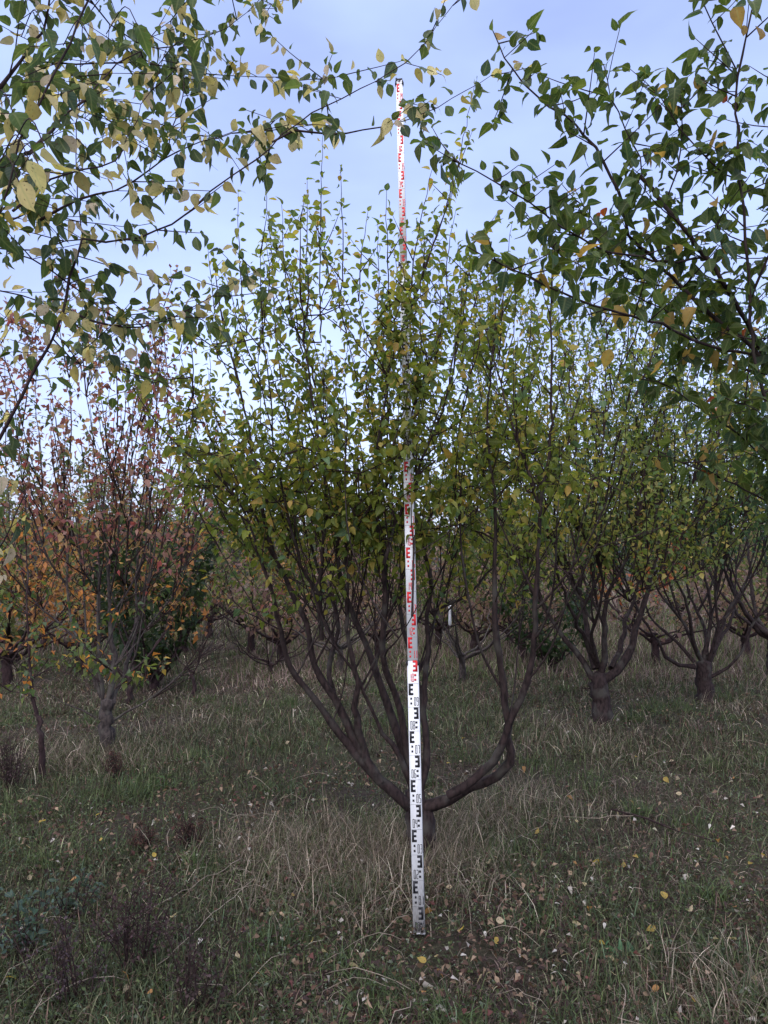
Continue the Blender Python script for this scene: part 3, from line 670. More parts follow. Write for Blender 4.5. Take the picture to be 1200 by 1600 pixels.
    # drooping low skirts
    for (a, c, Y) in ((330, 770, 3.7), (370, 800, 3.9), (440, 830, 3.6), (480, 850, 4.1), (560, 850, 3.6), (610, 850, 3.5), (700, 830, 3.8), (745, 820, 4.1), (300, 700, 3.9), (820, 820, 3.7), (410, 840, 3.7), (530, 845, 3.8), (460, 870, 3.9), (400, 790, 3.5), (580, 890, 3.7), (625, 880, 3.7), (500, 800, 3.6), (720, 880, 3.9), (790, 790, 4.1), (280, 760, 4.0), (350, 820, 3.7), (560, 800, 3.5), (680, 780, 3.6), (760, 730, 3.7), (840, 760, 3.8), (480, 760, 3.4), (300, 650, 3.7), (330, 600, 4.1)):
        q = P(a, c-60, Y); T.dress(T.join(q), 1.2, every=.06, lmin=.1, lmax=.3, sub=1, upb=.2); T.shoot(q, rng.normal(0, 1, 3)*np.array([1, 1, .2]), .42, .004, 4, -.1)
    # shoots that pass in front of the rod
    for (x0, y0, x1, y1) in ((600, 740, 640, 660), (650, 720, 625, 600), (615, 690, 655, 560), (600, 620, 640, 500), (660, 640, 622, 520), (615, 560, 645, 440), (650, 540, 630, 420), (590, 700, 660, 690), (690, 620, 615, 590), (590, 500, 650, 470), (680, 700, 640, 640), (600, 800, 650, 760)):
        a = P(x0, y0, 3.5); T.join(a, .003); Yr = 3.27+.134*(1456-y1)/330-.16
        q = smooth_path([a, (a+P(x1, y1, Yr))/2+rng.normal(0, .02, 3), P(x1, y1, Yr)], .05, .003); T.tw.add(q, np.linspace(.003, .0012, len(q)), 5)
        T.lv.along(q, 0, .02); T.dress(q, 1.4, every=.07, lmin=.08, lmax=.2, sub=0, upb=.3, spur=.4)
    # upright water shoots that break the skyline
    for (x0, y0, x1, y1, Y) in ((500, 520, 505, 205, 3.9), (530, 480, 532, 258, 3.9), (610, 500, 604, 298, 3.8), (640, 470, 676, 262, 3.7), (645, 470, 742, 130, 3.7), (430, 520, 412, 262, 4.0), (385, 520, 372, 300, 4.0),
                                (480, 480, 480, 282, 4.2), (560, 470, 575, 330, 4.1), (455, 500, 440, 320, 3.8), (340, 560, 325, 390, 4.0), (300, 620, 285, 480, 4.1), (700, 480, 712, 330, 4.1), (735, 500, 755, 360, 4.0),
                                (780, 560, 800, 350, 3.9), (860, 500, 868, 400, 3.7), (590, 520, 590, 350, 4.4), (520, 460, 500, 300, 4.3), (660, 470, 655, 350, 4.3)):
        a, c = P(x0, y0, Y), P(x1, y1, Y+rng.normal(0, .12)); T.tw.add(T.join(a, .003)[:2], [.003, .003], 4); m = (a+c)/2+rng.normal(0, .02, 3); q = smooth_path([a, m, c], .06, .003)
        T.tw.add(q, np.linspace(.0042, .0011, len(q)), 5); T.lv.along(q, .05, .028, .2)
        T.dress(q[:int(len(q)*.65)], 1.4, every=.16, lmin=.1, lmax=.3, sub=0, upb=1.1, out=.2)
    T.finish()
main_tree()

def near_right():
    b = np.array([2.15, 2.3, 0.]); b[2] = gz(b[0], b[1])
    T = Tree('fruit_tree', 'dark green fruit tree whose branches reach in from the upper right corner', b,
             dict(size=.039, spacing=.024, droop=.4, pal=DARKG, var=.28), M_BARK, hi=True)
    T.trunk([b-np.array([0, 0, .08]), b+np.array([0, 0, .3]), b+np.array([-.02, 0, .55])], [.085, .065, .055])
    f = b+np.array([-.02, 0, .52])
    LM = [
        ([(1000, 275), (1035, 315), (1060, 345), (1095, 390), (1130, 440), (1155, 485), (1180, 530), (1215, 590), (1270, 700), (1370, 880)], [2.05, 2.05, 2.1, 2.2, 2.3], .0065, .019),
        ([(1175, 15), (1165, 60), (1150, 150), (1155, 230), (1160, 330), (1170, 430), (1176, 530), (1200, 640), (1260, 800), (1370, 900)], [1.9, 1.95, 2.0, 2.1, 2.3], .003, .014),
        ([(770, 48), (800, 110), (857, 167), (900, 195), (943, 253), (973, 320), (983, 370), (1017, 400), (1067, 450), (1110, 492), (1160, 530), (1210, 580)], [2.0, 2.0, 2.1, 2.15], .0016, .010),
        ([(690, 245), (745, 268), (800, 300), (845, 330), (880, 357), (950, 393), (1000, 402), (1040, 410), (1098, 402)], [1.75, 1.85, 2.0, 2.1], .0016, .006),
        ([(730, 385), (800, 420), (900, 467), (950, 483), (1033, 507), (1083, 530), (1130, 548), (1175, 553), (1215, 590)], [1.8, 1.9, 2.1, 2.2], .0016, .008),
        ([(820, 330), (880, 400), (960, 440), (1010, 470), (1060, 500), (1120, 560), (1200, 600), (1260, 690)], [2.3, 2.3, 2.3], .0016, .008),
        ([(1027, 703), (1067, 723), (1133, 750), (1200, 783), (1290, 830), (1370, 960)], [2.2, 2.3, 2.4], .002, .010),
        ([(1000, 592), (1043, 603), (1100, 643), (1133, 663), (1167, 690), (1200, 720), (1290, 800)], [2.1, 2.3, 2.4], .0018, .008),
        ([(1085, -30), (1097, 0), (1113, 37), (1133, 77), (1150, 110), (1152, 170)], [1.9, 1.95, 2.0], .0015, .004),
        ([(1000, 130), (1030, 150), (1063, 200), (1100, 243), (1133, 273), (1158, 282)], [2.05, 2.0, 2.05], .0015, .004),
        ([(943, 100), (955, 150), (977, 200), (1000, 247), (1003, 275)], [2.1, 2.05], .0015, .004),
        ([(1063, 140), (1066, 200), (1058, 270), (1040, 315)], [2.0, 2.06], .0015, .004),
        ([(1130, 390), (1120, 350), (1138, 320), (1160, 290)], [2.15, 2.0], .004, .002),
        ([(1260, 120), (1240, 250), (1225, 350), (1190, 420), (1170, 480)], [1.9, 2.1], .002, .006),
        ([(1230, 20), (1215, 200), (1220, 400), (1240, 600), (1290, 750)], [2.3, 2.4], .002, .009),
        ([(900, 300), (930, 350), (960, 420), (1000, 440), (1060, 450)], [2.2, 2.2], .0015, .004),
        ([(1130, 620), (1180, 640), (1230, 680), (1290, 760)], [2.0, 2.2], .0018, .006),
    ]
    for tr, Ys, r0, r1 in LM:
        p = path_pts(tr, Ys)
        if tr[-1][0] >= 1260: p = np.vstack([p, f])
        p, r = T.limb(p, r0, r1, .002, 8, .04)
        T.dress(p, 1.3, every=.046, lmin=.08, lmax=.24, sub=0, out=-.1, upb=.35, r=.0022, spur=.6, dens=1.1)
        if r0 < .003: T.lv.along(p[::-1][-16:][::-1] if False else p[:18][::-1], 0)
    # an apple and a few red leaves
    ap = P(1122, 645, 2.3); a = Tubes(); rr = .0175
    th = np.linspace(0, math.pi, 14); q = np.stack([np.zeros(14), np.zeros(14), -np.cos(th)*rr], 1)+ap
    prof = rr*np.sin(th)*(1+.06*np.cos(th)); prof[0] = prof[-1] = .001
    a.add(q, prof, 18); m = plain('apple_skin', (.55, .20, .05), .35, .5, .35, 60)
    o = a.build('fruit', m, T.root); o['label'] = 'small orange-red apple'
    T.tw.add(smooth_path([ap+np.array([0, 0, rr*.9]), ap+np.array([.004, 0, rr+.012]), P(1120, 632, 2.3)], .01), [.0012]*3 if False else np.full(len(smooth_path([ap+np.array([0, 0, rr*.9]), ap+np.array([.004, 0, rr+.012]), P(1120, 632, 2.3)], .01)), .0011), 5)
    for (x_, y_, Y) in ((938, 332, 2.1), (945, 325, 2.1), (1135, 145, 2.0), (1118, 622, 2.2), (1095, 735, 2.25), (1165, 512, 2.2)):
        T.lv.add(P(x_, y_, Y), np.array([rng.normal(), rng.normal(), -.8]), .03, (.30, .055, .02))
    for i in range(16): T.lv.add(P(rng.uniform(900, 1190), rng.uniform(230, 620), rng.uniform(2, 2.3)), np.array([rng.normal(0, .5), rng.normal(0, .5), -.9]), .055, (.42, .27, .08))
    T.finish()
near_right()

def near_left():
    b = np.array([-1.75, 2.1, 0.]); b[2] = gz(b[0], b[1])
    T = Tree('fruit_tree', 'fruit tree with green and pale cream leaves, branches arching in from the upper left corner', b,
             dict(size=.035, spacing=.021, droop=.85, pal=LEFTP, var=.3), M_BARKR, hi=True)
    T.trunk([b-np.array([0, 0, .08]), b+np.array([0, 0, .3]), b+np.array([.04, 0, .6])], [.085, .065, .055])
    f = b+np.array([.04, 0, .56])
    LM = [
        ([(-120, 860), (-50, 760), (0, 683), (33, 620), (57, 573), (83, 530), (97, 493), (110, 433), (120, 400), (128, 375), (165, 378), (220, 370), (267, 350), (300, 327), (333, 297), (367, 270), (400, 247), (440, 210), (487, 177), (533, 153), (587, 127), (633, 97), (667, 63), (693, 27), (720, -5)], [2.0, 1.95, 2.0, 2.1], .0155, .0018, 1),
        ([(425, 222), (460, 203), (517, 212), (567, 203), (620, 193), (683, 167), (727, 143), (767, 118)], [2.05, 2.1], .004, .0015, 0),
        ([(-90, 560), (-40, 440), (0, 337), (13, 290), (33, 220), (50, 180), (80, 127), (110, 67), (137, 0), (155, -60)], [1.7, 1.6, 1.6], .010, .004, 1),
        ([(-30, 160), (0, 135), (20, 113), (67, 47), (77, 10), (85, -40)], [1.9, 1.9], .007, .004, 0),
        ([(13, 123), (23, 83), (30, 33), (43, -10)], [1.9, 1.85], .003, .002, 0),
        ([(20, 330), (80, 283), (133, 267), (180, 250), (200, 215), (213, 187), (233, 143), (248, 113), (262, 70)], [1.7, 1.9, 2.0], .004, .0015, 0),
        ([(60, 345), (123, 313), (180, 297), (233, 267), (277, 237), (317, 220), (365, 208), (410, 198), (445, 178)], [1.9, 2.0, 2.2], .0045, .0015, 0),
        ([(-40, 370), (0, 350), (50, 333), (93, 340), (150, 348), (200, 355)], [1.9, 2.1], .004, .0018, 0),
        ([(-30, 385), (10, 390), (60, 390), (100, 377), (130, 374)], [1.9, 2.0], .0025, .003, 0),
        ([(63, 97), (120, 100), (183, 97), (240, 97), (300, 113), (350, 118), (400, 120), (460, 125), (527, 120)], [2.1, 2.2, 2.3], .0035, .0014, 0),
        ([(135, -10), (147, 7), (173, 37), (213, 67), (245, 77), (290, 65), (340, 50), (400, 13), (445, 0)], [1.9, 2.1, 2.3], .003, .0014, 0),
        ([(215, 93), (227, 67), (267, 33), (305, -10)], [2.1, 2.2], .0025, .0015, 0),
        ([(100, 480), (130, 497), (150, 503), (200, 512), (250, 503), (293, 483), (333, 463), (367, 440), (400, 425)], [2.0, 2.1, 2.3], .005, .0014, 0),
        ([(40, 240), (63, 223), (117, 167), (153, 133), (183, 103), (220, 80)], [1.6, 1.9, 2.0], .006, .003, 0),
        ([(107, 443), (143, 473), (180, 495), (215, 530)], [2.0, 2.2], .003, .0014, 0),
        ([(10, 392), (50, 405), (85, 425), (107, 443)], [1.9, 2.0], .002, .004, 0),
        ([(-60, 150), (40, 150), (110, 175), (180, 205), (250, 215), (330, 212)], [2.4, 2.5], .004, .0015, 0),
        ([(-60, 470), (0, 455), (60, 470), (110, 500), (170, 560)], [2.3, 2.5], .004, .0015, 0),
        ([(83, 530), (110, 560), (150, 575), (200, 565)], [2.0, 2.2], .003, .0014, 0),
        ([(-60, 930), (-10, 870), (17, 823), (40, 770)], [2.1, 2.1], .009, .003, 1),
        ([(-140, 300), (-80, 150), (-20, 30), (10, -60)], [1.9, 1.8], .010, .005, 1),
        ([(290, 110), (285, 150), (270, 200), (258, 246)], [2.2, 2.0], .0015, .003, 0),
        ([(130, 0), (128, 60), (125, 150), (118, 240), (127, 360)], [2.2, 2.1], .0015, .003, 0),
    ]
    for tr, Ys, r0, r1, root in LM:
        p = path_pts(tr, Ys)
        if root: p = np.vstack([f, p])
        p, r = T.limb(p, r0, r1, .002, 8, .04)
        k = 0 if r0 < .008 else int(len(p)*.3)
        T.dress(p[k:], 1.45, every=.037 if tr[-1][0] < 600 else .085, lmin=.06, lmax=.24, sub=0, out=-.05, upb=.15, r=.0018, spur=.72, trop=.1, dens=.95)
        if r1 < .0016: T.lv.along(p[-10:], 0)
    # a couple of leaves hang close to the lens
    for (x_, y_, Y, c, sz) in ((70, 230, .95, (.42, .36, .12), .045), (45, 250, 1.1, (.45, .38, .15), .05), (30, 285, 1.05, (.47, .38, .2), .045), (62, 262, 1.2, (.40, .33, .12), .045), (215, 40, 1.3, (.07, .11, .04), .045), (70, 45, 1.3, (.06, .10, .04), .045), (140, 60, 1.35, (.06, .1, .04), .045), (20, 175, 1.2, (.07, .11, .03), .045), (300, 95, 1.35, (.06, .1, .04), .045)):
        q = P(x_, y_, Y); T.lv.add(q, np.array([.4, .2, -.8]), sz, c)
        T.tw.add(smooth_path([q, q+np.array([-.03, .02, .05]), q+np.array([-.10, .12, .07])], .02), np.full(len(smooth_path([q, q+np.array([-.03, .02, .05]), q+np.array([-.10, .12, .07])], .02)), .0009), 4)
    T.finish()
near_left()

def traced_back(name, label, foot, fork, Yt, rt, LM, spec, bark, ext, next_, zmin, zfull, every=.11, lmax=.5, sub=2, lk='tree'):
    b = P(*foot, Yt); b[2] = gz(b[0], b[1])
    T = Tree(name, label, b, spec, bark)
    T.trunk([b-np.array([0, 0, .1]), (b+P(*fork, Yt))/2+rng.normal(0, .01, 3), P(*fork, Yt)], [rt*1.25, rt, rt*.85])
    for tr, dY, r0, r1 in LM:
        Ys = np.interp(np.linspace(0, 1, len(tr)), [0, 1], [Yt, Yt+dY])
        p, r = T.limb(np.array([P(a, c, y) for (a, c), y in zip(tr, Ys)]), r0, r1, .008, 7, .1)
        T.dress(p, zmin, every=every, lmin=.2, lmax=lmax, sub=sub, out=.4, upb=.8, zfull=zfull, r=.005)
        T.extend(p, r1, ext, next_, .28, .3, zmin=zmin, every=every, lmin=.2, lmax=lmax, sub=sub, out=.4, upb=.8, r=.005, zfull=zfull)
    return T

def fan_crown(T, n, c, rad, z0, z1, zm, rise, dens=1.0, sub=1):
    def smp():
        z = rng.triangular(z0, zm, z1); t = (z-z0)/(z1-z0); rr = rad*math.sin(math.pi*min(1, .22+.68*t))**.6*rng.random()**.5; a = rng.random()*6.28
        return np.array([c[0]+math.cos(a)*rr, c[1]+math.sin(a)*rr, z])
    T.fan(n, (z0,), smp, rise, .005, sub, dens)

sp2 = dict(size=.047, spacing=.030, droop=.3, pal=GREENY)
T = traced_back('fruit_tree', 'broad yellowing fruit tree with a thick dark trunk, right of the measuring rod', (942, 1142), (934, 1055), 7.0, .085, [
    ([(925, 1060), (895, 1015), (862, 968), (838, 925), (818, 890), (800, 840)], .3, .040, .016),
    ([(933, 1040), (910, 990), (893, 957), (873, 907), (868, 860)], -.8, .035, .014),
    ([(930, 1045), (918, 990), (907, 930), (912, 890), (925, 850), (930, 800)], .9, .045, .018),
    ([(940, 1050), (945, 1000), (947, 930), (965, 895), (987, 863), (993, 810)], -.3, .040, .018),
    ([(945, 1062), (978, 1025), (1000, 960), (1017, 907), (1031, 847), (1030, 797)], .1, .055, .022),
    ([(955, 1045), (968, 1015), (982, 957), (997, 923), (995, 870), (975, 820)], 1.0, .035, .016),
    ([(935, 1040), (925, 990), (940, 940), (935, 880), (905, 830)], -1.0, .028, .012),
], sp2, M_BARK, 1.2, 2, 1.6, 2.0, every=.14, lmax=.4, sub=1)
T.stems(12, .75, 1.5, 2.2, .013)
fan_crown(T, 560, (1.85, 7.0), 1.6, 1.4, 4.6, 2.2, .6)
T.finish()

sp3 = dict(size=.055, spacing=.036, droop=.3, pal=[((.07, .13, .06), 4), ((.09, .15, .06), 3), ((.05, .10, .06), 2), ((.16, .19, .07), 1)])
T = traced_back('fruit_tree', 'dark green fruit tree with many thin stems, second trunk from the right edge', (1103, 1095), (1100, 1035), 8.4, .085, [
    ([(1085, 1042), (1060, 1036), (1040, 1027), (1030, 1003), (1003, 967), (985, 940)], -.4, .035, .012),
    ([(1085, 1035), (1055, 1002), (1035, 983), (1013, 963), (1000, 900)], .5, .028, .012),
    ([(1090, 1020), (1060, 963), (1035, 935), (1020, 900), (1030, 840)], .3, .03, .012),
    ([(1095, 1030), (1083, 997), (1073, 947), (1047, 880), (1035, 830)], -.8, .032, .014),
    ([(1100, 1035), (1110, 947), (1095, 890), (1090, 840), (1088, 790)], .5, .035, .014),
    ([(1105, 1035), (1120, 990), (1118, 930), (1140, 860), (1142, 800)], -.4, .03, .014),
    ([(1108, 1035), (1133, 963), (1163, 913), (1183, 847), (1190, 800)], .7, .035, .014),
    ([(1110, 1058), (1150, 1030), (1177, 980), (1197, 930), (1215, 860)], -.2, .026, .012),
    ([(1105, 1025), (1100, 980), (1075, 920), (1070, 850), (1060, 790)], 1.1, .03, .014),
    ([(1113, 1020), (1145, 960), (1150, 890), (1165, 810)], 1.0, .028, .012),
], sp3, M_BARK, 1.3, 2, 1.8, 2.3, every=.14, lmax=.4, sub=1)
T.stems(16, .6, 1.5, 2.4, .013)
fan_crown(T, 470, (3.5, 8.4), 1.7, 1.6, 4.8, 2.4, .6)
T.finish()

def vase_tree(name, label, base, H, spread, nl, fork, r, spec, bark, zmin, dens=1.0, lmax=.5, sub=1, every=.14, bare=False, group=None, side=0.35, cat='tree', hi=False):
    b = np.array([base[0], base[1], float(gz(base[0], base[1]))])
    T = Tree(name, label, b, spec, bark, hi, group, cat)
    T.trunk([b-np.array([0, 0, .1]), b+np.array([rng.normal(0, .02), 0, fork*.6]), b+np.array([0, 0, fork])], [r*1.25, r, r*.9])
    for k in range(nl):
        az = k*2*math.pi/nl+rng.normal(0, .35); o = spread*rng.uniform(.5, 1.1); h = H*rng.uniform(.72, 1.0)
        d = np.array([math.cos(az), math.sin(az), 0]); z = np.array([0, 0, 1.])
        st = b+z*fork*rng.uniform(.75, 1); L_ = h-fork
        pts = [st, st+d*o*.35+z*L_*.13, st+d*o*.68+z*L_*.36, st+d*o*.85+z*L_*.62, st+d*o+z*L_*.82]
        p, rr = T.limb(np.array(pts)+rng.normal(0, .03, (5, 3)), r*rng.uniform(.4, .6), r*.10, .01, 6, .1)
        T.dress(p, zmin, every=every, lmin=.15, lmax=lmax, sub=sub, out=.3, upb=.9, dens=dens, r=.005, bare=bare)
        if bare: T.dress(p, zmin*.5, every=every*1.4, lmin=.2, lmax=lmax*1.2, sub=2, out=.5, upb=.4, r=.004, bare=True)
        q = grow(p[-1], nrm(p[-1]-p[-3]), L_*.25, .2, .1); T.tw.add(q, np.linspace(r*.12, .0015, len(q)), 4)
        T.dress(q, zmin, every=every*.8, lmin=.15, lmax=lmax*.8, sub=sub, out=.2, upb=.9, dens=dens, bare=bare)
        if not bare: T.lv.along(q, 0)
    T.finish()
    return T.root

g = G(1192, 1060)
vase_tree('fruit_tree', 'dark thin-stemmed fruit tree cut off by the right edge, rearmost of the right-hand row', (g[0]+.15, g[1]), 4.1, 1.3, 10, .5, .08, sp3, M_BARK, 1.9, lmax=.6, sub=2, every=.14)

# left side
spR = dict(size=.048, spacing=.034, droop=.7, pal=[((.24, .09, .085), 2.5), ((.32, .18, .15), 2.4), ((.17, .07, .07), 1.5), ((.36, .22, .11), 1.6), ((.08, .10, .035), 2.0), ((.40, .10, .10), .5)])
T = traced_back('fruit_tree', 'slender grey fruit tree with sparse dark red leaves at its top, left of the rod', (165, 1175), (168, 1095), 6.2, .055, [
    ([(168, 1100), (180, 1045), (174, 985), (171, 920), (170, 850), (186, 790), (205, 735), (215, 670)], .1, .032, .010),
    ([(160, 1095), (154, 1000), (151, 890), (133, 877), (110, 838), (83, 790), (55, 735), (35, 665)], -.5, .022, .006),
    ([(158, 1090), (130, 1010), (110, 963), (105, 890), (110, 837), (108, 763), (112, 663), (108, 590)], .4, .020, .006),
    ([(150, 1075), (127, 1007), (67, 953), (33, 897), (20, 820), (10, 740)], -.2, .014, .005),
    ([(175, 1127), (240, 1090), (285, 1049), (337, 1007), (372, 985)], .2, .012, .003),
    ([(178, 1100), (190, 1060), (213, 990), (213, 897), (220, 797), (240, 700)], .6, .022, .007),
    ([(150, 1122), (94, 1094), (56, 1064), (30, 1050)], -.3, .009, .003),
    ([(172, 930), (165, 860), (160, 780), (150, 700), (135, 620)], -.3, .014, .006),
    ([(171, 870), (205, 830), (208, 760), (250, 690), (262, 620)], .2, .012, .005),
    ([(180, 1040), (230, 985), (268, 930), (290, 880)], .3, .010, .004),
    ([(110, 840), (70, 770), (60, 690), (55, 610)], .3, .009, .004),
], spR, M_BARKG, .8, 2, 1.6, 2.0, every=.13, lmax=.4, sub=1)
T.stems(12, .5, 1.5, 2.4, .009)
fan_crown(T, 130, (-2.15, 6.2), 1.05, 1.5, 3.35, 2.2, .7, dens=.8)
for s0 in ((213, 990), (240, 1090), (285, 1049), (67, 953), (310, 1030), (230, 985)):
    for k in range(4):
        T.shoot(P(*s0, 6.3), np.array([rng.normal(.6 if s0[0] > 180 else -.6, .6), rng.normal(0, .5), .5]), rng.uniform(.3, .8), .005, 2, .1, bare=True)
T.finish()

spY = dict(size=.045, spacing=.03, droop=.6, pal=[((.07, .115, .035), 3), ((.12, .15, .045), 3), ((.45, .30, .07), 1.3), ((.50, .19, .05), 1.3), ((.09, .13, .07), 1)])
T = traced_back('sapling', 'thin sapling with green, yellow and orange leaves low at the left edge', (70, 1190), (60, 1120), 5.4, .020, [
    ([(60, 1125), (48, 1060), (45, 980), (42, 900), (42, 800), (30, 700)], .2, .015, .005),
    ([(50, 1060), (85, 1045), (130, 1062), (180, 1075)], -.3, .006, .002),
    ([(47, 1000), (90, 985), (130, 1010), (150, 1030)], -.5, .006, .002),
    ([(50, 1050), (20, 1030), (-20, 1020), (-60, 1000)], -.3, .006, .002),
    ([(55, 1090), (20, 1080), (-15, 1095)], .3, .005, .002),
    ([(47, 960), (15, 940), (-20, 945)], .3, .005, .002),
    ([(46, 950), (80, 930), (110, 945), (150, 955)], .3, .005, .002),
], spY, M_BARKR, .35, 1, .35, .4, every=.10, lmax=.32, sub=1)
T.finish()

# dark bush with orange leaves behind the slender grey tree
spB = dict(size=.085, spacing=.05, droop=.4, pal=[((.022, .045, .018), 5), ((.03, .05, .022), 3), ((.05, .07, .03), 2)])
spO = dict(size=.065, spacing=.04, droop=.5, pal=[((.36, .15, .05), 2.5), ((.40, .22, .08), 2), ((.24, .11, .055), 2), ((.13, .12, .045), 1.8), ((.16, .08, .05), 1.5)])
spOR = dict(size=.08, spacing=.045, droop=.4, pal=[((.36, .09, .04), 3), ((.30, .13, .05), 2), ((.17, .08, .04), 2), ((.40, .17, .06), 1)])
spG = dict(size=.07, spacing=.05, droop=.4, pal=[((.08, .12, .03), 3), ((.12, .15, .045), 3), ((.06, .09, .03), 2), ((.22, .19, .06), 1)])
spM = dict(size=.085, spacing=.07, droop=.4, pal=[((.22, .13, .12), 3), ((.27, .18, .14), 3), ((.16, .11, .09), 2), ((.15, .17, .07), 1.8)])
spT = dict(size=.09, spacing=.06, droop=.4, pal=[((.13, .16, .06), 3), ((.19, .19, .085), 3), ((.09, .12, .05), 2), ((.26, .19, .09), 1)])
def at_px(px, Y): q = P(px, 900, Y); return (q[0], Y)
vase_tree('bush', 'dark green bush directly behind the slender grey tree', at_px(245, 9.2), 1.95, .75, 12, .15, .05, spB, M_BARKR, .2, lmax=.5, sub=2, every=.085, cat='bush')
vase_tree('bush', 'dark low bush on the grass right of the big tree stems', at_px(858, 10.5), 1.25, .7, 9, .1, .035, spB, M_BARKR, .15, lmax=.35, sub=2, every=.10, cat='bush')
vase_tree('shrub', 'bright orange-leaved shrub behind the dark bush on the left', at_px(205, 8.2), 2.1, .75, 7, .3, .03, spO, M_BARKR, .8, lmax=.45, sub=1, every=.16, cat='shrub')
vase_tree('shrub', 'small orange-leaved shrub at the right of the dark bush', at_px(300, 8.8), 1.35, .5, 5, .25, .02, spO, M_BARKR, .6, lmax=.35, sub=1, every=.2, cat='shrub')
vase_tree('shrub', 'orange-red shrub seen between the stems of the broad yellowing tree', at_px(985, 14.5), 2.6, 1.0, 9, .4, .05, spOR, M_BARKR, .7, lmax=.55, sub=2, every=.12, cat='shrub')
vase_tree('shrub', 'rusty orange shrub at the far left behind the sapling', at_px(70, 12.5), 2.4, 1.2, 9, .4, .05, spO, M_BARKR, .7, lmax=.5, sub=1, every=.14, cat='shrub')
# bare young trees in the middle distance
vase_tree('young_tree', 'nearly bare young tree with arching branches, behind the left stems', at_px(530, 10.5), 2.3, 1.35, 10, .35, .045, spM, M_BARKG, .7, lmax=.7, sub=2, every=.2, bare=True)
vase_tree('young_tree', 'nearly bare young tree carrying a white name tag', at_px(722, 9.6), 2.0, 1.1, 9, .35, .04, spM, M_BARKG, .6, lmax=.6, sub=2, every=.2, bare=True)
vase_tree('young_tree', 'bare twiggy young tree on the open grass between left trees and rod', at_px(425, 10.0), 1.7, 1.0, 8, .2, .03, spM, M_BARKR, .4, lmax=.5, sub=2, every=.2, bare=True)

# white tag
def build_tag():
    c = P(703, 960, 9.0)
    root = thing('plant_tag', 'white plastic name tag hanging among bare branches right of the rod', 'tag', c)
    w, h, t = .017, .128, .0022
    white = plain('tag_white', (.8, .81, .83), .4); dark = plain('tag_print', (.18, .18, .2), .5); wire = plain('tag_wire', (.05, .05, .05), .5)
    outl = [(-w, -h+.012), (-w+.008, -h), (w-.008, -h), (w, -h+.012), (w, h-.02), (w+.007, h-.012), (w+.007, h), (-w-.007, h), (-w-.007, h-.012), (-w, h-.02)]
    n = len(outl); V = [(a, -t, z) for a, z in outl]+[(a, t, z) for a, z in outl]+[(0, -t, 0), (0, t, 0)]
    Q = [[k, (k+1) % n, n+(k+1) % n, n+k] for k in range(n)]; Tt = [[(k+1) % n, k, 2*n] for k in range(n)]+[[n+k, n+(k+1) % n, 2*n+1] for k in range(n)]
    rot = np.array([[.97, .24, 0], [-.24, .97, 0], [0, 0, 1]])
    mesh_obj('plate', np.array(V)@rot.T+c, [np.array(Q), np.array(Tt)], white, root, smooth=False)
    V, Q = [], []
    for k in range(14):
        z = -h+.03+k*.0145; o = len(V); ww = rng.uniform(.003, .006)
        V += [(-ww, -t-.0006, z), (ww, -t-.0006, z), (ww, -t-.0006, z+.007), (-ww, -t-.0006, z+.007)]; Q.append([o, o+1, o+2, o+3])
    p = mesh_obj('faded_print', np.array(V)@rot.T+c, [np.array(Q)], dark, root, smooth=False)
    tb = Tubes(); q = smooth_path([c+np.array([0, 0, h]), c+np.array([.01, 0, h+.03]), c+np.array([.03, .02, h+.05])], .01); tb.add(q, np.full(len(q), .0025), 5)
    tb.build('hanging_wire', wire, root)
    br = Tubes(); q = smooth_path([P(725, 1050, 9.6), P(715, 1000, 9.3), P(705, 950, 9.05), P(690, 925, 9.0), P(660, 905, 8.9)], .06, .006); br.add(q, np.linspace(.018, .004, len(q)), 6)
    return br
br = build_tag(); yt = [o for o in bpy.data.objects if o.get('label', '').endswith('white name tag')][0]
br.build('limb', M_BARKG, yt)

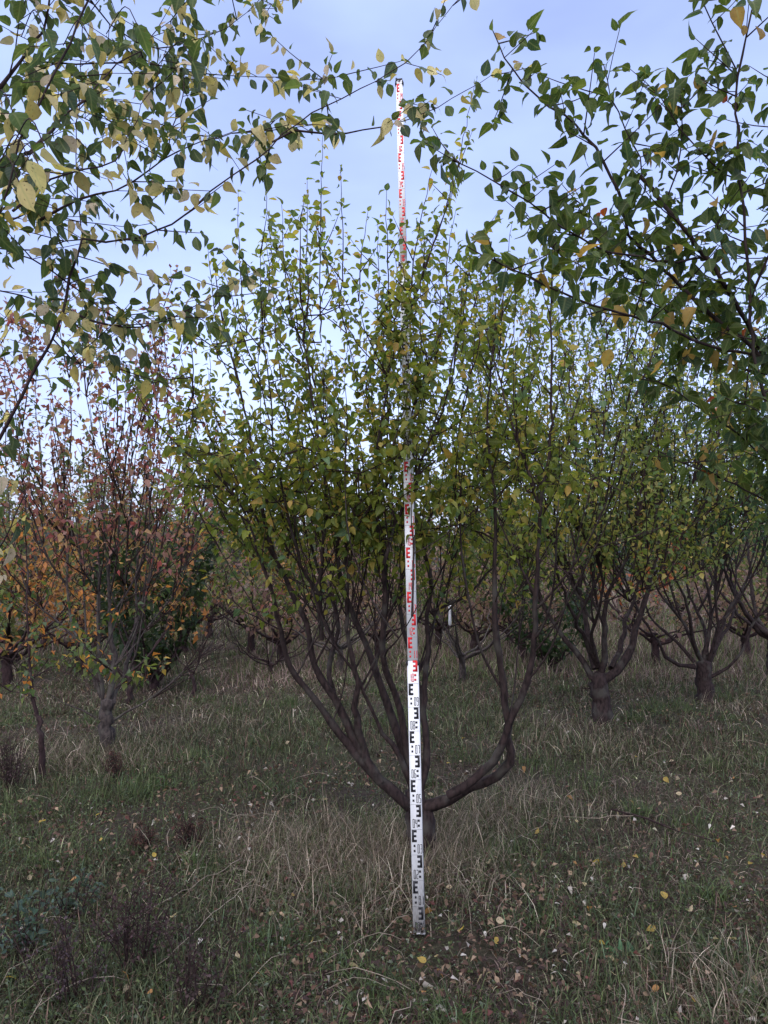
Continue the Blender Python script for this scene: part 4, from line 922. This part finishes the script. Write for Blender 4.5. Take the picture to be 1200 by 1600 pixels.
# shrubs and trees behind, each its own thing
BACK = [
    ('shrub', 'olive shrub far behind the sapling at the left edge', 15, 11, 3.0, spT, 'b'), ('tree', 'olive green tree behind the slender grey tree', 130, 15, 3.3, spT, 'b'),
    ('shrub', 'mauve-brown shrub left of the bare open grass', 330, 15, 2.7, spM, 'b'), ('shrub', 'rust and mauve shrub behind the left tree stems', 400, 18, 2.9, spM, 'b'),
    ('tree', 'greenish background tree showing between the left stems', 470, 20, 3.5, spT, 'b'), ('shrub', 'brown shrub behind the middle stems', 560, 17, 2.6, spM, 'b'),
    ('shrub', 'pinkish brown shrub just left of the rod in the distance', 625, 22, 3.2, spM, 'b'), ('shrub', 'reddish brown shrub behind the white tag', 700, 16, 2.6, spM, 'b'),
    ('tree', 'olive tree in the distance right of the white tag', 765, 21, 3.6, spT, 'b'), ('shrub', 'mauve shrub in the distance behind the right-hand stem', 830, 17, 2.8, spM, 'b'),
    ('shrub', 'dull brown shrub left of the orange-red shrub', 905, 19, 2.9, spM, 'b'), ('tree', 'olive tree right of the orange-red shrub', 1060, 18, 3.2, spT, 'b'),
    ('shrub', 'tan shrub behind the dark green many-stemmed tree', 1130, 22, 3.2, spM, 'b'), ('tree', 'green tree in the distance at the right edge', 1200, 19, 3.6, spT, 'b'),
    ('tree', 'pale olive tree far behind at the left', 230, 24, 4.0, spT, 'b'), ('shrub', 'russet shrub at the far left edge beyond the orange shrub', -60, 15, 3.0, spOR, 'b'),
    ('shrub', 'low rusty brown scrub between the two nearest right-hand trees', 1020, 11, 1.15, spM, 'b'), ('shrub', 'low brown scrub behind the right-hand stem of the big tree', 815, 11.5, 1.3, spM, 'b'),
    ('shrub', 'low mauve-brown scrub just behind the white tag', 745, 12, 1.5, spM, 'b'), ('shrub', 'low brown scrub right of the dark many-stemmed tree', 1160, 12, 1.4, spM, 'b'),
    ('shrub', 'low mauve scrub behind the big tree, left of the rod', 590, 12, 1.5, spM, 'b'), ('shrub', 'low brown scrub between the big tree and the dark bush', 440, 11, 1.3, spM, 'b'),
    ('shrub', 'low rusty scrub left of the dark bush', 130, 10.5, 1.4, spO, 'b'),
    ('tree', 'green leafy tree between the left stems and the open grass', 395, 12.5, 2.7, spG, 'b'), ('shrub', 'yellow-green shrub just right of the rod behind the stems', 685, 13, 2.2, spG, 'b'),
    ('tree', 'green tree behind the right-hand stem of the big tree', 800, 13.5, 2.9, spG, 'b'), ('shrub', 'green and orange shrub left of the middle stems', 455, 14, 2.3, spO, 'b'),
    ('tree', 'yellow-green tree beyond the dark many-stemmed tree', 1160, 14, 3.0, spG, 'b'), ('shrub', 'orange shrub behind the red-topped grey tree, far left', 20, 9.5, 2.1, spO, 'b'),
    ('tree', 'green tree behind the dark bush on the left', 290, 12.5, 2.6, spG, 'b'),
    ('tree', 'olive tree just beyond the right-hand frame edge', 1290, 13, 3.4, spT, 'b'), ('shrub', 'mauve-brown shrub beyond the left-hand frame edge', -160, 12, 3.0, spM, 'b'),
]
for nm, lab, px, Y, H, spc, _ in BACK:
    s2 = dict(spc); s2['size'] = .075*max(1, Y/15); s2['spacing'] = .055
    vase_tree(nm, lab, at_px(px, Y), H, 1.5 if H > 1.6 else 1.0, 9, .4, .06, s2, M_BARKR, .35, lmax=.8, sub=2, every=.15, cat=nm)

# far wood: one mass at the end of the field
def far_wood():
    pal = [((.08, .10, .055), 3), ((.12, .095, .07), 3), ((.14, .11, .09), 2), ((.07, .09, .08), 2)]
    lv = Leaves(dict(size=.4, pal=pal)); tb = Tubes()
    for k in range(300):
        x = rng.uniform(-48, 48); y = rng.uniform(42, 60); h = rng.uniform(3.2, 5.6); z0 = float(gz(x, y)); c = choose(pal, 1)[0]
        tb.add(np.array([[x, y, z0-.2], [x, y, z0+h*.5], [x+.1, y, z0+h*.9]]), [.12, .08, .03], 5)
        for q in range(170):
            v = nrm(rng.normal(0, 1, 3))*rng.random()**.4
            lv.add(np.array([x+v[0]*h*.42, y+v[1]*h*.4, z0+h*.52+v[2]*h*.47]), rng.normal(0, 1, 3), rng.uniform(.16, .34), tuple(c*rng.uniform(.7, 1.3)))
    o = lv.build('far_wood', M_LEAF, None, False); tag(o, 'dull distant wood closing the horizon beyond the orchard', 'wood', kind='stuff')
    tb.build('stems', M_BARKR, o)
far_wood()

def hill():
    n = 60; az = np.linspace(R(-70), R(70), n); V = []
    prof = 11+5*fbm(az*4, az*0, 5)+4*np.exp(-((az+R(24))/.12)**2)
    for i, (h_, D) in enumerate(((0, 260), (.45, 290), (.85, 330), (1, 370), (.7, 430), (0, 520))):
        for a, pk in zip(az, prof):
            V.append((math.sin(a)*D, math.cos(a)*D, pk*h_*1.0-.2 if h_ else float(.6)))
    i = np.arange(5)[:, None]*n; j = np.arange(n-1)[None]
    Fq = np.stack([i+j, i+j+1, i+n+j+1, i+n+j], -1).reshape(-1, 4)
    o = mesh_obj('hills', V, [Fq], plain('hill_forest', (.035, .045, .055), .95, .1, .5, .08)); tag(o, kind='structure')
hill()

# ------------------------------------------------------------------ weeds and small things in the grass
def weed(px, py, H, n, col, name, label, cat, leaf=.03, seeds=True, Y=None):
    g = G(px, py); b = np.array([g[0], g[1], g[2]])
    root = thing(name, label, cat, b)
    tb = Tubes(); lv = Leaves(dict(size=leaf, pal=[(col, 1), (tuple(c*1.5 for c in col), .6), (tuple(c*.7 for c in col), .6)], spacing=.02 if seeds else .03, droop=.1))
    for k in range(n):
        q = grow(b+rng.normal(0, .03, 3)*np.array([1, 1, 0])-np.array([0, 0, .02]), np.array([rng.normal(0, .35), rng.normal(0, .35), 1]), H*rng.uniform(.6, 1.1), .02, .12, .03)
        tb.add(q, np.linspace(.003, .0012, len(q)), 4)
        for s_ in range(5):
            i = rng.integers(len(q)//3, len(q)-1); r_ = grow(q[i], np.array([rng.normal(), rng.normal(), .9]), H*rng.uniform(.15, .35), .1, .1, .03)
            tb.add(r_, np.linspace(.0016, .0008, len(r_)), 3); lv.along(r_, .1, dens=1.6 if seeds else 1)
    tb.build('stems', M_TWIG, root); lv.build('seed_heads' if seeds else 'leaves', M_DRY if seeds else M_LEAF, root, not seeds)
BR = (.055, .030, .026)
weed(300, 1325, .24, 16, BR, 'dried_weed', 'dark brown dried weed left of the rod, the right one of a pair', 'weed', .012)
weed(225, 1330, .20, 14, (.07, .035, .028), 'dried_weed', 'reddish brown dried weed left of the rod, the left one of a pair', 'weed', .012)
weed(215, 1520, .42, 18, (.05, .03, .032), 'dried_weed', 'bushy dark dried weed in the lower left foreground', 'weed', .012)
weed(300, 1590, .36, 12, (.045, .03, .03), 'dried_weed', 'dark dried weed at the bottom edge left of the middle', 'weed', .012)
weed(110, 1570, .36, 12, (.05, .035, .04), 'dried_weed', 'dark dried weed near the bottom left corner', 'weed', .012)
weed(185, 1215, .20, 18, (.07, .035, .03), 'dried_weed', 'small reddish dried weed at the foot of the slender grey tree', 'weed', .012)
weed(15, 1235, .40, 20, (.05, .032, .035), 'dried_weed', 'dark tangled dried weed at the left edge by the sapling', 'weed', .012)
weed(40, 1500, .26, 12, (.05, .085, .075), 'leafy_weed', 'blue-green leafy weed at the lower left edge', 'weed', .026, False)
weed(100, 1440, .22, 10, (.055, .09, .075), 'leafy_weed', 'blue-green leafy weed beside the dark dried stalks at lower left', 'weed', .024, False)
weed(965, 1490, .05, 3, (.07, .15, .08), 'leafy_weed', 'small bright green leafy weed in the lower right grass', 'weed', .045, False)
weed(235, 1235, .10, 5, (.05, .10, .03), 'leafy_weed', 'fresh green weed near the foot of the slender grey tree', 'weed', .03, False)

def fallen():
    protos = []
    for k, (c, sz) in enumerate((((.55, .38, .10), .038), ((.50, .25, .10), .034), ((.46, .36, .25), .036), ((.60, .56, .53), .024))):
        ms = []
        for v in range(3):
            l = Leaves(dict(size=sz, pal=[(c, 1)])); l.add(np.zeros(3), np.array([1., .0, .08]), sz); o = l.build('fallen_leaf', M_LEAF, None, True); ms.append(o.data); bpy.data.objects.remove(o)
        protos.append(ms)
    lab = ['bright yellow fallen leaf', 'orange fallen leaf', 'pale cream fallen leaf', 'small whitish fallen leaf']
    grp = ['yellow fallen leaves on the grass', 'orange fallen leaves on the grass', 'cream fallen leaves on the grass', 'whitish fallen leaves on the grass']
    spots = [(70, 1300, 0), (237, 1355, 0), (400, 1545, 1), (155, 1328, 0), (537, 1348, 2), (455, 1418, 0), (580, 1405, 3), (620, 1072, 3), (1040, 1422, 0), (1190, 1350, 0), (1150, 1435, 1), (1075, 1445, 2),
             (1110, 1306, 3), (985, 1262, 1), (970, 1262, 2), (887, 1257, 1), (930, 1360, 0), (896, 1366, 1), (945, 1467, 3), (720, 1520, 3), (635, 1552, 2), (480, 1520, 2), (420, 1440, 2), (1170, 1508, 1), (1030, 1560, 1), (1085, 1588, 0), (823, 1515, 1),
             (860, 1550, 2), (775, 1462, 2), (675, 1440, 1), (690, 1450, 3), (8, 1545, 0), (120, 1390, 1), (1170, 1365, 0), (660, 1580, 1), (1080, 1195, 3), (1145, 1232, 3), (910, 1216, 3), (1060, 1222, 2), (265, 1450, 2), (190, 1545, 1), (545, 1375, 2), (672, 1385, 2)]
    for k in range(110): spots.append((rng.uniform(5, 1195) if rng.random() < .4 else rng.uniform(650, 1195), rng.uniform(1150, 1595), int(rng.choice(4, p=[.18, .10, .47, .25]))))
    for a, c, k in spots:
        g = G(a, c); o = bpy.data.objects.new('fallen_leaf', protos[k][rng.integers(3)]); COL.objects.link(o)
        o.location = (g[0], g[1], g[2]+rng.uniform(.035, .065)); o.rotation_euler = (rng.normal(0, .35), rng.normal(0, .35), rng.random()*6.28); s_ = rng.uniform(.55, 1.2); o.scale = (s_, s_, s_)
        sd_ = 'left of the rod' if a < 560 else ('near the rod foot' if a < 760 else 'right of the rod')
        dp_ = 'in the nearest grass' if c > 1450 else ('halfway back' if c > 1290 else 'far back by the trees')
        tag(o, lab[k]+' '+dp_+', '+sd_ if len((lab[k]+' '+dp_+', '+sd_).split()) < 17 else lab[k].replace('', '')+' '+dp_+', '+sd_, 'leaf', grp[k]+' '+dp_+', '+sd_)
fallen()
